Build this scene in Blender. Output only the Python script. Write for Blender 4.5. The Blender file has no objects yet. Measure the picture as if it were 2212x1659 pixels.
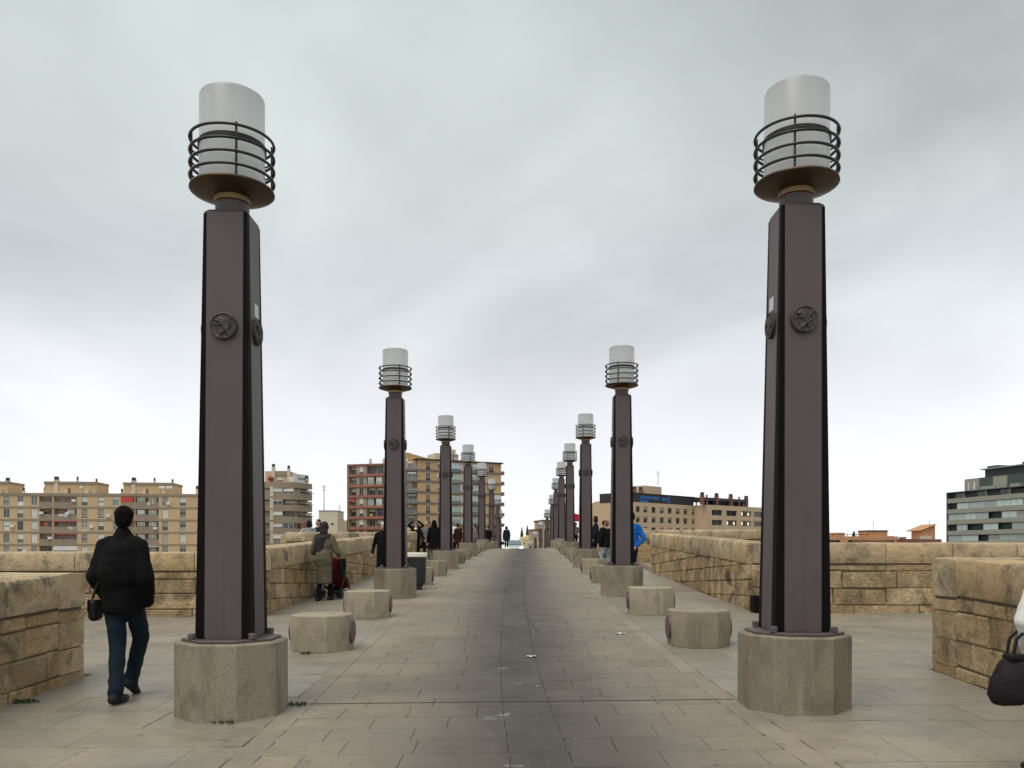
import bpy, bmesh, math, random
import numpy as np
from mathutils import Vector, Matrix

random.seed(7)
rng = np.random.default_rng(7)
R = math.radians
S = bpy.context.scene
COL = S.collection

# ------------------------------------------------------------------ camera
CZ = 1.5                                   # camera height over the local datum
FPX = 1785.0                               # focal length in px of a 2212 px wide picture
CX0, HY = 1106.0, 1187.0                   # centre column, horizon row (2212 x 1659 picture)
cam_d = bpy.data.cameras.new('camera')
cam = bpy.data.objects.new('camera', cam_d)
COL.objects.link(cam)
cam.location = (0, 0, CZ)
cam.rotation_euler = (R(90), 0, 0)
cam_d.sensor_width = 36
cam_d.lens = 36 * FPX / 2212
cam_d.shift_y = (HY - 829.5) / 2212
cam_d.clip_start = 0.1
cam_d.clip_end = 9000
S.camera = cam

# ------------------------------------------------------------------ sky, sun, exposure
SUN_EL, SUN_AZ = R(64), R(215)             # behind thick cloud, over the viewer's left shoulder
W = bpy.data.worlds.new('World')
S.world = W
W.use_nodes = True
nt = W.node_tree
nt.nodes.clear()
def wn(t, **k):
    n = nt.nodes.new(t)
    for a, b in k.items():
        setattr(n, a, b)
    return n
def wl(a, b):
    nt.links.new(a, b)
def wmath(op, a, b=None, clamp=False):
    n = wn('ShaderNodeMath', operation=op, use_clamp=clamp)
    for i, v in enumerate((a, b)):
        if v is None:
            continue
        if isinstance(v, (int, float)):
            n.inputs[i].default_value = v
        else:
            wl(v, n.inputs[i])
    return n.outputs[0]
sky = wn('ShaderNodeTexSky', sky_type='NISHITA', sun_disc=False)
sky.sun_elevation, sky.sun_rotation = SUN_EL, SUN_AZ
bg_sky = wn('ShaderNodeBackground'); bg_sky.inputs[1].default_value = 0.1
wl(sky.outputs[0], bg_sky.inputs[0])
tc = wn('ShaderNodeTexCoord')
sep = wn('ShaderNodeSeparateXYZ'); wl(tc.outputs['Generated'], sep.inputs[0])
zc = wmath('MAXIMUM', sep.outputs[2], 0.0)
den = wmath('ADD', zc, 0.42)
cmb = wn('ShaderNodeCombineXYZ')
wl(wmath('DIVIDE', sep.outputs[0], den), cmb.inputs[0])
wl(wmath('DIVIDE', sep.outputs[1], den), cmb.inputs[1])
mp = wn('ShaderNodeMapping'); mp.inputs['Rotation'].default_value = (0, 0, R(32)); mp.inputs['Scale'].default_value = (0.8, 0.75, 1)
mp.inputs['Location'].default_value = (3.3, 1.7, 0)
wl(cmb.outputs[0], mp.inputs[0])
n1 = wn('ShaderNodeTexNoise'); n1.inputs['Scale'].default_value = 1.7; n1.inputs['Detail'].default_value = 5
n1.inputs['Roughness'].default_value = 0.5; n1.inputs['Distortion'].default_value = 0.5
wl(mp.outputs[0], n1.inputs['Vector'])
n2 = wn('ShaderNodeTexNoise'); n2.inputs['Scale'].default_value = 5.0; n2.inputs['Detail'].default_value = 5
n2.inputs['Roughness'].default_value = 0.5; n2.inputs['Distortion'].default_value = 0.3
wl(mp.outputs[0], n2.inputs['Vector'])
# brightness by elevation: pale at the horizon, greyer cloud above
er = wn('ShaderNodeValToRGB')
els = er.color_ramp.elements
els[0].position, els[0].color = 0.0, (0.745, 0.755, 0.76, 1)
els[1].position, els[1].color = 0.62, (0.425, 0.468, 0.458, 1)
for p_, c_ in ((0.06, (0.76, 0.77, 0.785, 1)), (0.17, (0.665, 0.68, 0.705, 1)), (0.31, (0.52, 0.545, 0.555, 1)), (0.45, (0.47, 0.51, 0.50, 1))):
    e = els.new(p_); e.color = c_
wl(zc, er.inputs[0])
m1 = wn('ShaderNodeMapRange'); m1.inputs['From Min'].default_value = 0.33; m1.inputs['From Max'].default_value = 0.67
m1.inputs['To Min'].default_value = 0.75; m1.inputs['To Max'].default_value = 1.22
wl(n1.outputs[0], m1.inputs[0])
m2 = wn('ShaderNodeMapRange'); m2.inputs['From Min'].default_value = 0.3; m2.inputs['From Max'].default_value = 0.7
m2.inputs['To Min'].default_value = 0.94; m2.inputs['To Max'].default_value = 1.06
wl(n2.outputs[0], m2.inputs[0])
mul = wmath('MULTIPLY', m1.outputs[0], m2.outputs[0])
# cloud contrast dies away towards the hazy horizon
fade = wn('ShaderNodeMapRange'); fade.inputs['From Min'].default_value = 0.02; fade.inputs['From Max'].default_value = 0.32
wl(zc, fade.inputs[0])
fadec = wmath('MAXIMUM', fade.outputs[0], 0.12)
mixv = wn('ShaderNodeMix', data_type='FLOAT')
wl(fadec, mixv.inputs[0]); mixv.inputs[2].default_value = 1.0; wl(mul, mixv.inputs[3])
vm = wn('ShaderNodeVectorMath', operation='SCALE')
wl(er.outputs[0], vm.inputs[0]); wl(mixv.outputs[0], vm.inputs['Scale'])
bg_cl = wn('ShaderNodeBackground'); bg_cl.inputs[1].default_value = 1.08
wl(vm.outputs[0], bg_cl.inputs[0])
mxs = wn('ShaderNodeMixShader'); mxs.inputs[0].default_value = 0.93
wl(bg_sky.outputs[0], mxs.inputs[1]); wl(bg_cl.outputs[0], mxs.inputs[2])
wo = wn('ShaderNodeOutputWorld'); wl(mxs.outputs[0], wo.inputs[0])

sun_d = bpy.data.lights.new('sun', 'SUN')
sun_d.energy = 1.5
sun_d.angle = R(40)
sun_d.color = (1.0, 0.93, 0.82)
sun = bpy.data.objects.new('sun', sun_d)
COL.objects.link(sun)
sd = Vector((math.sin(SUN_AZ) * math.cos(SUN_EL), math.cos(SUN_AZ) * math.cos(SUN_EL), math.sin(SUN_EL)))
sun.rotation_euler = (-sd).to_track_quat('-Z', 'Y').to_euler()
sun.location = sd * 60

S.view_settings.view_transform = 'Standard'
S.view_settings.look = 'None'
S.view_settings.exposure = 0.36
S.view_settings.gamma = 1.0
S.view_settings.use_curve_mapping = False

# ------------------------------------------------------------------ terrain functions
_PD = [-60, -10, 0, 4, 7.4, 18.25, 29.5, 40.6, 51.9, 58, 64, 75.6, 86.8, 98, 109, 120, 140, 180, 600]
_PZ = [-2.4, -1.7, -1.53, -1.47, -1.42, -1.03, -.66, -.29, .01, .085, .075, -.47, -1.28, -2.2, -3.1, -4.2, -6, -8, -8]
_CD = [-60, 0, 5, 7.4, 10.4, 18.25, 29.5, 40.6, 51.9, 64, 75.6, 86.8, 98, 109, 120, 180]
_CC = [.6, .25, .12, .01, -.05, -.077, .13, .34, .61, .92, 1.19, 1.20, .9, .58, .17, -3]
_tt = np.arange(-60, 320, 0.25)
def _smooth(xs, ys, n):
    v = np.interp(_tt, xs, ys)
    k = np.hanning(n); k /= k.sum()
    vp = np.pad(v, n // 2, mode='edge')
    return np.convolve(vp, k, 'valid')[:len(_tt)]
_pz = _smooth(_PD, _PZ, 25)
_pc = _smooth(_CD, _CC, 25)
def prof(d): return float(np.interp(d, _tt, _pz))
def cx(d): return float(np.interp(d, _tt, _pc))
def gz(x, d):
    """walking surface height at world x, distance d"""
    return CZ + prof(d) + 0.012 * max(-2.6, min(2.6, x - cx(d)))
def at(px, py, d):
    """world point seen at picture position (2212 wide) at distance d"""
    return Vector(((px - CX0) * d / FPX, d, CZ + (HY - py) * d / FPX))

# ------------------------------------------------------------------ helpers
def tag(o, label=None, cat=None, group=None, kind=None):
    if label: o['label'] = label
    if cat: o['category'] = cat
    if group: o['group'] = group
    if kind: o['kind'] = kind
    return o
def empty(name, loc, rz=0.0, label=None, cat=None, group=None):
    o = bpy.data.objects.new(name, None)
    COL.objects.link(o)
    o.location = loc
    o.rotation_euler = (0, 0, rz)
    o.empty_display_size = 0.2
    return tag(o, label, cat, group)
def world_loc(o):
    v = Vector((0, 0, 0))
    while o is not None:
        v += Vector(o.location)
        o = o.parent
    return v
def add_obj(name, me, parent=None, loc=None):
    o = bpy.data.objects.new(name, me)
    COL.objects.link(o)
    o.parent = parent
    if loc is not None:
        o.location = loc
    return o
KIDS = {}
def copy_tree(o, parent=None):
    c = o.copy(); COL.objects.link(c); c.parent = parent
    for ch in list(o.children):
        copy_tree(ch, c)
    return c

class MB:
    """collects geometry for ONE mesh object"""
    def __init__(s):
        s.v = []; s.f = []; s.m = []
    def add(s, vs, fs, m=0):
        b = len(s.v)
        s.v += [tuple(p) for p in vs]
        s.f += [tuple(b + i for i in f) for f in fs]
        s.m += [m] * len(fs)
        return s
    def box(s, x0, x1, y0, y1, z0, z1, m=0):
        vs = [(x, y, z) for z in (z0, z1) for y in (y0, y1) for x in (x0, x1)]
        return s.add(vs, [(0, 2, 3, 1), (4, 5, 7, 6), (0, 1, 5, 4), (2, 6, 7, 3), (0, 4, 6, 2), (1, 3, 7, 5)], m)
    def bevbox(s, x0, x1, y0, y1, z0, z1, b=0.01, m=0):
        vs = []; 
        xs, ys, zs = (x0, x1), (y0, y1), (z0, z1)
        bm = bmesh.new()
        bmesh.ops.create_cube(bm, size=1)
        for v in bm.verts:
            v.co = Vector((x0 if v.co.x < 0 else x1, y0 if v.co.y < 0 else y1, z0 if v.co.z < 0 else z1))
        bmesh.ops.bevel(bm, geom=bm.edges[:], offset=b, segments=1, affect='EDGES')
        return s.bm(bm, m)
    def bm(s, bm, m=0, mat=None):
        bm.verts.index_update()
        vs = [(mat @ v.co) if mat is not None else v.co.copy() for v in bm.verts]
        fs = [[v.index for v in f.verts] for f in bm.faces]
        bm.free()
        return s.add(vs, fs, m)
    def lathe(s, prof_, n=32, m=0, c=(0, 0, 0), cap0=False, cap1=False, ph=0.0):
        vs = []; fs = []
        for r, z in prof_:
            for i in range(n):
                a = 2 * math.pi * i / n + ph
                vs.append((c[0] + r * math.cos(a), c[1] + r * math.sin(a), c[2] + z))
        for k in range(len(prof_) - 1):
            for i in range(n):
                j = (i + 1) % n
                fs.append((k * n + i, k * n + j, (k + 1) * n + j, (k + 1) * n + i))
        if cap0: fs.append(tuple(range(n - 1, -1, -1)))
        if cap1: fs.append(tuple((len(prof_) - 1) * n + i for i in range(n)))
        return s.add(vs, fs, m)
    def tube(s, pts, r, n=8, m=0, closed=False, caps=True):
        pts = [Vector(p) for p in pts]
        rs = r if isinstance(r, (list, tuple)) else [r] * len(pts)
        vs = []; fs = []
        up = Vector((0, 0, 1))
        L = len(pts)
        prev = None
        for i, p in enumerate(pts):
            if closed:
                t = pts[(i + 1) % L] - pts[i - 1]
            else:
                t = pts[min(i + 1, L - 1)] - pts[max(i - 1, 0)]
            if t.length < 1e-9: t = Vector((0, 0, 1))
            t.normalize()
            a = prev if prev is not None else (up if abs(t.z) < 0.9 else Vector((1, 0, 0)))
            a = a - t * a.dot(t)
            if a.length < 1e-6: a = Vector((1, 0, 0)) - t * t.x
            a.normalize(); prev = a
            b = t.cross(a)
            for k in range(n):
                q = 2 * math.pi * k / n
                vs.append(p + (a * math.cos(q) + b * math.sin(q)) * rs[i])
        for i in range(L if closed else L - 1):
            j = (i + 1) % L
            for k in range(n):
                l = (k + 1) % n
                fs.append((i * n + k, i * n + l, j * n + l, j * n + k))
        if caps and not closed:
            fs.append(tuple(range(n - 1, -1, -1)))
            fs.append(tuple((L - 1) * n + k for k in range(n)))
        return s.add(vs, fs, m)
    def sphere(s, c, r, m=0, seg=12, rings=8, rot=None):
        r = r if isinstance(r, (tuple, list)) else (r, r, r)
        vs = []; fs = []
        c = Vector(c)
        for i in range(1, rings):
            th = math.pi * i / rings
            for j in range(seg):
                a = 2 * math.pi * j / seg
                p = Vector((r[0] * math.sin(th) * math.cos(a), r[1] * math.sin(th) * math.sin(a), r[2] * math.cos(th)))
                if rot is not None: p = rot @ p
                vs.append(c + p)
        t = Vector((0, 0, r[2])); b = Vector((0, 0, -r[2]))
        if rot is not None: t = rot @ t; b = rot @ b
        vs.append(c + t); vs.append(c + b)
        nt_, nb_ = len(vs) - 2, len(vs) - 1
        for i in range(rings - 2):
            for j in range(seg):
                k = (j + 1) % seg
                fs.append((i * seg + j, (i + 1) * seg + j, (i + 1) * seg + k, i * seg + k))
        for j in range(seg):
            k = (j + 1) % seg
            fs.append((nt_, j, k)); fs.append((nb_, (rings - 2) * seg + k, (rings - 2) * seg + j))
        return s.add(vs, fs, m)
    def mesh(s, name, mats, off=None, smooth=False, recalc=True):
        me = bpy.data.meshes.new(name)
        vs = s.v if off is None else [(p[0] - off[0], p[1] - off[1], p[2] - off[2]) for p in s.v]
        me.from_pydata([tuple(p) for p in vs], [], s.f)
        mats = mats if isinstance(mats, (list, tuple)) else [mats]
        for m in mats: me.materials.append(m)
        if len(mats) > 1:
            me.polygons.foreach_set('material_index', s.m)
        if recalc:
            bm = bmesh.new(); bm.from_mesh(me)
            bmesh.ops.recalc_face_normals(bm, faces=bm.faces)
            bm.to_mesh(me); bm.free()
        if smooth:
            me.polygons.foreach_set('use_smooth', [True] * len(me.polygons))
            if smooth != 'all':
                me.set_sharp_from_angle(angle=R(38))
        me.update()
        return me
    def build(s, name, mats, parent=None, smooth=False, local=False, recalc=True):
        """verts are world coordinates unless local=True"""
        off = None
        if parent is not None and not local:
            off = world_loc(parent)
        return add_obj(name, s.mesh(name, mats, off, smooth, recalc), parent)

# ------------------------------------------------------------------ materials
class Mat:
    def __init__(s, name):
        s.m = bpy.data.materials.new(name)
        s.m.use_nodes = True
        s.t = s.m.node_tree
        s.b = s.t.nodes['Principled BSDF']
    def n(s, t, ins=None, **k):
        x = s.t.nodes.new(t)
        for a, b in k.items(): setattr(x, a, b)
        for a, b in (ins or {}).items():
            s.put(x.inputs[a], b)
        return x
    def put(s, sock, v):
        if isinstance(v, bpy.types.NodeSocket): s.t.links.new(v, sock)
        else:
            if isinstance(v, (tuple, list)) and len(v) == 3 and sock.type == 'RGBA': v = (*v, 1)
            sock.default_value = v
    def set(s, **k):
        for a, b in k.items():
            s.put(s.b.inputs[a.replace('_', ' ')], b)
        return s
    def noise(s, scale, detail=4, rough=0.55, vec=None, dist=0.0):
        x = s.n('ShaderNodeTexNoise', {'Scale': scale, 'Detail': detail, 'Roughness': rough, 'Distortion': dist})
        if vec is not None: s.t.links.new(vec, x.inputs['Vector'])
        return x.outputs[0]
    def pos(s): return s.n('ShaderNodeNewGeometry').outputs['Position']
    def rand(s): return s.n('ShaderNodeObjectInfo').outputs['Random']
    def ramp(s, fac, stops, interp='LINEAR'):
        x = s.n('ShaderNodeValToRGB'); x.color_ramp.interpolation = interp
        e = x.color_ramp.elements
        while len(e) < len(stops): e.new(0.5)
        for q, (p, c) in zip(e, stops):
            q.position = p
            q.color = (*c, 1) if not isinstance(c, (int, float)) else (c, c, c, 1)
        s.put(x.inputs[0], fac)
        return x.outputs[0]
    def mix(s, fac, a, b, mode='MIX'):
        x = s.n('ShaderNodeMix', data_type='RGBA', blend_type=mode)
        s.put(x.inputs[0], fac); s.put(x.inputs[6], a); s.put(x.inputs[7], b)
        return x.outputs[2]
    def math(s, op, a, b=None, clamp=False):
        x = s.n('ShaderNodeMath', operation=op, use_clamp=clamp)
        s.put(x.inputs[0], a)
        if b is not None: s.put(x.inputs[1], b)
        return x.outputs[0]
    def maprange(s, v, a, b, c=0.0, d=1.0):
        x = s.n('ShaderNodeMapRange', {'From Min': a, 'From Max': b, 'To Min': c, 'To Max': d})
        s.put(x.inputs[0], v)
        return x.outputs[0]
    def bump(s, h, strength=0.3, dist=0.02):
        x = s.n('ShaderNodeBump', {'Strength': strength, 'Distance': dist, 'Height': h})
        s.set(Normal=x.outputs[0])
        return s
    def scaled(s, vec, sc):
        x = s.n('ShaderNodeMapping', {'Scale': sc}); s.t.links.new(vec, x.inputs[0])
        return x.outputs[0]

def plain(name, col, rough=0.6, metal=0.0, var=0.12, scale=6.0, spec=None, objvar=0.0):
    """paint, cloth, metal: base colour with slight procedural mottling"""
    a = Mat(name)
    p = a.n('ShaderNodeTexCoord').outputs['Object']
    f = a.noise(scale, 4, 0.6, p)
    lo = tuple(c * (1 - var) for c in col); hi = tuple(min(1, c * (1 + var)) for c in col)
    c = a.ramp(f, [(0.25, lo), (0.75, hi)])
    if objvar:
        k = a.maprange(a.rand(), 0, 1, 1 - objvar, 1 + objvar)
        c = a.mix(1.0, c, a.n('ShaderNodeCombineColor', {0: k, 1: k, 2: k}).outputs[0], 'MULTIPLY')
    a.set(Base_Color=c, Roughness=rough, Metallic=metal)
    if spec is not None: a.set(Specular_IOR_Level=spec)
    return a.m

def sandstone():
    a = Mat('sandstone'); p = a.pos(); r = a.rand()
    base = a.ramp(r, [(0.0, (.46, .305, .15)), (0.16, (.60, .45, .26)), (0.32, (.44, .27, .115)), (0.48, (.53, .395, .23)), (0.62, (.34, .245, .14)), (0.76, (.64, .49, .29)), (0.88, (.38, .285, .17)), (1.0, (.52, .345, .165))])
    streak = a.noise(1.0, 5, 0.6, a.scaled(p, (3.0, 3.0, 9.0)), 1.2)
    c = a.mix(a.maprange(streak, .42, .75, 0, .6), base, (.40, .26, .115))
    blot = a.noise(2.1, 5, 0.62, p, 0.6)
    c = a.mix(a.maprange(blot, .47, .66, 0, .9), c, (.165, .125, .083))
    pale = a.noise(1.3, 4, 0.6, a.scaled(p, (1.7, 1.7, 1.2)), 0.8)
    c = a.mix(a.maprange(pale, .52, .68, 0, .8), c, (.70, .55, .36))
    fine = a.noise(38, 4, 0.7, p)
    c = a.mix(1.0, c, a.ramp(fine, [(.3, .66), (.7, 1.22)]), 'MULTIPLY')
    # black damp crust in patches
    cr = a.noise(1.55, 6, 0.68, a.scaled(p, (1, 1, 1.6)), 0.4)
    c = a.mix(a.maprange(cr, .575, .68, 0, .85), c, (.07, .06, .047))
    a.set(Base_Color=c, Roughness=0.92, Specular_IOR_Level=0.2)
    h = a.math('ADD', a.noise(16, 6, 0.7, p), a.math('MULTIPLY', a.noise(4.5, 3, 0.6, p), 1.5))
    a.bump(h, 1.0, 0.05)
    return a.m
def coping():
    a = Mat('coping_stone'); p = a.pos(); r = a.rand()
    base = a.ramp(r, [(0.0, (.53, .415, .27)), (0.35, (.60, .465, .295)), (0.6, (.46, .36, .24)), (0.8, (.56, .405, .225)), (1.0, (.50, .39, .26))])
    blot = a.noise(2.3, 6, 0.66, p, 0.7)
    c = a.mix(a.maprange(blot, .47, .68, 0, .85), base, (.20, .165, .125))
    orange = a.noise(1.4, 4, 0.6, a.scaled(p, (1, 1, 3)), 0.6)
    c = a.mix(a.maprange(orange, .55, .72, 0, .7), c, (.44, .30, .13))
    cr = a.noise(1.9, 6, 0.7, p, 0.3)
    c = a.mix(a.maprange(cr, .575, .69, 0, .8), c, (.085, .074, .06))
    fine = a.noise(42, 4, 0.7, p)
    c = a.mix(1.0, c, a.ramp(fine, [(.3, .78), (.7, 1.14)]), 'MULTIPLY')
    a.set(Base_Color=c, Roughness=0.92, Specular_IOR_Level=0.2)
    a.bump(a.math('ADD', a.noise(14, 6, 0.7, p), a.math('MULTIPLY', a.noise(4, 3, 0.6, p), 1.6)), 0.75, 0.04)
    return a.m
def paving(name, lo, hi, rough, stain_fn=None, warm=(.40, .32, .22), spec=.25):
    a = Mat(name); p = a.pos(); r = a.rand()
    c = a.ramp(r, [(0.0, lo), (0.5, tuple((x + y) / 2 for x, y in zip(lo, hi))), (1.0, hi)])
    w = a.noise(0.55, 4, 0.6, p, 0.5)
    c = a.mix(a.maprange(w, .48, .72, 0, .6), c, warm)
    d = a.noise(1.15, 6, 0.66, p, 0.5)
    c = a.mix(a.maprange(d, .48, .74, 0, .55), c, tuple(x * 0.52 for x in lo))
    if stain_fn: c = stain_fn(a, p, c)
    f = a.noise(60, 3, 0.7, p)
    c = a.mix(1.0, c, a.ramp(f, [(.3, .84), (.7, 1.1)]), 'MULTIPLY')
    sp = a.noise(13, 2, 0.5, p)
    c = a.mix(a.maprange(sp, .665, .70, 0, .6), c, (.10, .09, .08))     # old gum and dirt spots
    a.set(Base_Color=c, Roughness=a.maprange(a.noise(2.2, 4, 0.6, p), .3, .7, rough - .1, rough + .1), Specular_IOR_Level=spec)
    a.bump(a.noise(45, 4, 0.7, p), 0.22, 0.006)
    return a.m
def road_stain(a, p, c):
    """oily wheel and drip track down the middle of the carriageway, with whitish droppings"""
    s = a.n('ShaderNodeSeparateXYZ'); a.t.links.new(p, s.inputs[0])
    x = s.outputs[0]; y = s.outputs[1]
    # the track wanders with the bridge: piecewise centre line
    cr = a.n('ShaderNodeFloatCurve'); cv = cr.mapping.curves[0]
    pts = [(d / 80, (cx(d) + 0.14) / 4 + 0.5) for d in (0, 5, 8, 12, 18, 25, 32, 40, 50, 60, 80)]
    cv.points[0].location = pts[0]; cv.points[1].location = pts[-1]
    for q in pts[1:-1]: cv.points.new(*q)
    cr.mapping.update()
    a.put(cr.inputs['Value'], a.math('DIVIDE', y, 80.0))
    ctr = a.math('MULTIPLY', a.math('SUBTRACT', cr.outputs[0], 0.5), 4.0)
    wob = a.math('MULTIPLY', a.math('SUBTRACT', a.noise(0.8, 3, 0.6, p), 0.5), 0.5)
    dx = a.math('ABSOLUTE', a.math('ADD', a.math('SUBTRACT', x, ctr), wob))
    core = a.maprange(dx, 0.2, 1.0, 1, 0)
    wide = a.maprange(dx, 0.6, 1.9, 1, 0)
    brk = a.maprange(a.noise(1.0, 5, 0.7, a.scaled(p, (1.6, .5, 1))), .3, .62, .6, 1)
    c = a.mix(a.math('MULTIPLY', wide, .68), c, (.128, .109, .094))
    c = a.mix(a.math('MULTIPLY', a.math('MULTIPLY', core, brk), .85), c, (.056, .048, .045))
    wh = a.noise(1.0, 3, 0.6, a.scaled(p, (3.2, 4.5, 1)), 0.4)
    near = a.maprange(y, 8.6, 10.5, 1, 0)
    sel = a.math('MULTIPLY', a.math('MULTIPLY', a.maprange(wh, .645, .69), a.maprange(dx, .25, .5, 1, 0)), near)
    return a.mix(a.math('MULTIPLY', sel, .6), c, (.36, .39, .36))
def granite(name, lo, hi):
    a = Mat(name); p = a.pos(); r = a.rand()
    c = a.ramp(r, [(0, lo), (1, hi)])
    f = a.noise(70, 3, 0.75, p)
    c = a.mix(1.0, c, a.ramp(f, [(.28, .66), (.72, 1.24)]), 'MULTIPLY')
    b = a.noise(3.0, 6, 0.66, a.scaled(p, (1, 1, .6)), .8)
    c = a.mix(a.maprange(b, .47, .72, 0, .75), c, tuple(x * .48 for x in lo))
    st = a.noise(2.6, 4, 0.6, a.scaled(p, (2.5, 2.5, .5)), .4)
    c = a.mix(a.maprange(st, .55, .75, 0, .55), c, (.21, .15, .09))
    pl = a.noise(1.7, 3, 0.6, a.scaled(p, (3, 3, .4)), .2)
    c = a.mix(a.maprange(pl, .56, .72, 0, .45), c, (.40, .36, .30))
    a.set(Base_Color=c, Roughness=.88, Specular_IOR_Level=.25)
    a.bump(a.noise(60, 5, 0.75, p), .45, .008)
    return a.m
def post_paint():
    a = Mat('post_paint'); p = a.n('ShaderNodeTexCoord').outputs['Object']
    f = a.noise(2.5, 5, .6, a.scaled(p, (2, 2, .6)))
    c = a.ramp(f, [(.25, (.088, .067, .069)), (.75, (.108, .084, .087))])
    g = a.noise(120, 2, .6, p)
    c = a.mix(1.0, c, a.ramp(g, [(.3, .9), (.7, 1.08)]), 'MULTIPLY')
    st = a.noise(1.5, 5, .65, a.scaled(p, (9, 9, .35)))
    c = a.mix(a.maprange(st, .58, .78, 0, .35), c, (.045, .036, .036))
    a.set(Base_Color=c, Roughness=.5, Specular_IOR_Level=.42)
    a.bump(g, .12, .003)
    return a.m
def frosted():
    a = Mat('frosted_glass'); p = a.n('ShaderNodeTexCoord').outputs['Object']
    f = a.noise(3, 4, .6, a.scaled(p, (3, 3, .8)))
    c = a.ramp(f, [(.2, (.95, .96, .975)), (.8, (.985, .99, .995))])
    dirt = a.noise(7, 5, .7, p)
    c = a.mix(a.maprange(dirt, .66, .8, 0, .45), c, (.3, .3, .3))
    tr = a.n('ShaderNodeBsdfTranslucent'); df = a.n('ShaderNodeBsdfDiffuse'); gl = a.n('ShaderNodeBsdfGlossy', {'Roughness': .25})
    a.t.links.new(c, tr.inputs[0]); a.t.links.new(c, df.inputs[0])
    m1 = a.n('ShaderNodeMixShader', {0: .30}); a.t.links.new(tr.outputs[0], m1.inputs[1]); a.t.links.new(df.outputs[0], m1.inputs[2])
    fr = a.n('ShaderNodeFresnel', {0: 1.45})
    m2 = a.n('ShaderNodeMixShader'); a.t.links.new(fr.outputs[0], m2.inputs[0]); a.t.links.new(m1.outputs[0], m2.inputs[1]); a.t.links.new(gl.outputs[0], m2.inputs[2])
    out = a.t.nodes['Material Output']; a.t.links.new(m2.outputs[0], out.inputs[0])
    return a.m
def render_wall(name, col, var=.1, brick=False):
    a = Mat(name); p = a.pos()
    f = a.noise(.35, 4, .6, p)
    c = a.ramp(f, [(.25, tuple(x * (1 - var) for x in col)), (.75, tuple(min(1, x * (1 + var)) for x in col))])
    s = a.noise(.9, 5, .65, a.scaled(p, (1.4, 1.4, .25)))
    c = a.mix(a.maprange(s, .55, .78, 0, .35), c, tuple(x * .55 for x in col))
    a.set(Base_Color=c, Roughness=.9, Specular_IOR_Level=.2)
    a.bump(a.noise(9, 4, .7, p), .3, .02)
    return a.m
def glass_pane(name, col, rough=.08):
    a = Mat(name); r = a.rand()
    k = a.maprange(r, 0, 1, .6, 1.5)
    c = a.mix(1.0, col, a.n('ShaderNodeCombineColor', {0: k, 1: k, 2: k}).outputs[0], 'MULTIPLY')
    a.set(Base_Color=c, Roughness=rough, Specular_IOR_Level=.6)
    return a.m
def glow(name, col, strength):
    a = Mat(name)
    a.set(Base_Color=col, Emission_Color=col, Emission_Strength=strength, Roughness=.5)
    return a.m
def leafy():
    a = Mat('weed_leaf'); r = a.noise(20, 3, .6)
    a.set(Base_Color=a.ramp(r, [(.3, (.03, .055, .015)), (.7, (.07, .11, .03))]), Roughness=.7)
    return a.m

M = {}
M['stone'] = sandstone()
M['cope'] = coping()
M['mortar'] = render_wall('wall_mortar', (.13, .105, .075), .3)
M['road'] = paving('road_slab', (.255, .216, .172), (.29, .248, .20), .7, road_stain)
M['kerb'] = paving('kerb_slab', (.25, .215, .175), (.30, .26, .215), .7)
M['walk'] = paving('walk_slab', (.248, .222, .182), (.29, .262, .217), .5, spec=.40)
M['joint'] = plain('paving_joint', (.14, .117, .095), .95, var=.3)
M['plinth'] = granite('plinth_granite', (.262, .219, .166), (.31, .262, .202))
M['bollard'] = granite('bollard_stone', (.29, .242, .18), (.43, .365, .275))
M['post'] = post_paint()
M['black'] = plain('black_steel', (.0045, .0035, .0035), .7, var=.3, spec=.12)
M['cage'] = plain('cage_metal', (.035, .034, .036), .45, .4, var=.25)
M['bronze'] = plain('dish_bronze', (.078, .049, .027), .42, .5, var=.25)
M['brass'] = plain('brass_collar', (.26, .17, .08), .4, .7, var=.25)
M['medal'] = plain('medallion_bronze', (.062, .051, .048), .55, .35, var=.35, scale=25)
M['disc'] = plain('bollard_disc', (.13, .082, .075), .5, .3, var=.3, scale=14)
M['frost'] = frosted()
M['paper'] = plain('white_paper', (.66, .66, .62), .8, var=.06)
M['leaf'] = leafy()

# ================================================================== SETTING
def sheet(name, x0, x1, y0, y1, z, mat, kind='structure'):
    o = MB().add([(x0, y0, z), (x1, y0, z), (x1, y1, z), (x0, y1, z)], [(0, 1, 2, 3)]).build(name, mat)
    return tag(o, kind=kind)
def ground_mat():
    a = Mat('bank_ground'); p = a.pos()
    c = a.ramp(a.noise(.04, 5, .6, p), [(.3, (.10, .10, .06)), (.7, (.22, .20, .16))])
    a.set(Base_Color=c, Roughness=.95); return a.m
def water_mat():
    a = Mat('river_water'); p = a.pos()
    a.set(Base_Color=(.05, .06, .045), Roughness=.12)
    a.bump(a.noise(.6, 4, .6, p), .3, .2); return a.m
ZB = CZ - 8.3
sheet('ground', -4000, 4000, -3000, 5500, ZB, ground_mat())
sheet('river', -900, 900, 16, 150, ZB + .004, water_mat())

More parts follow.
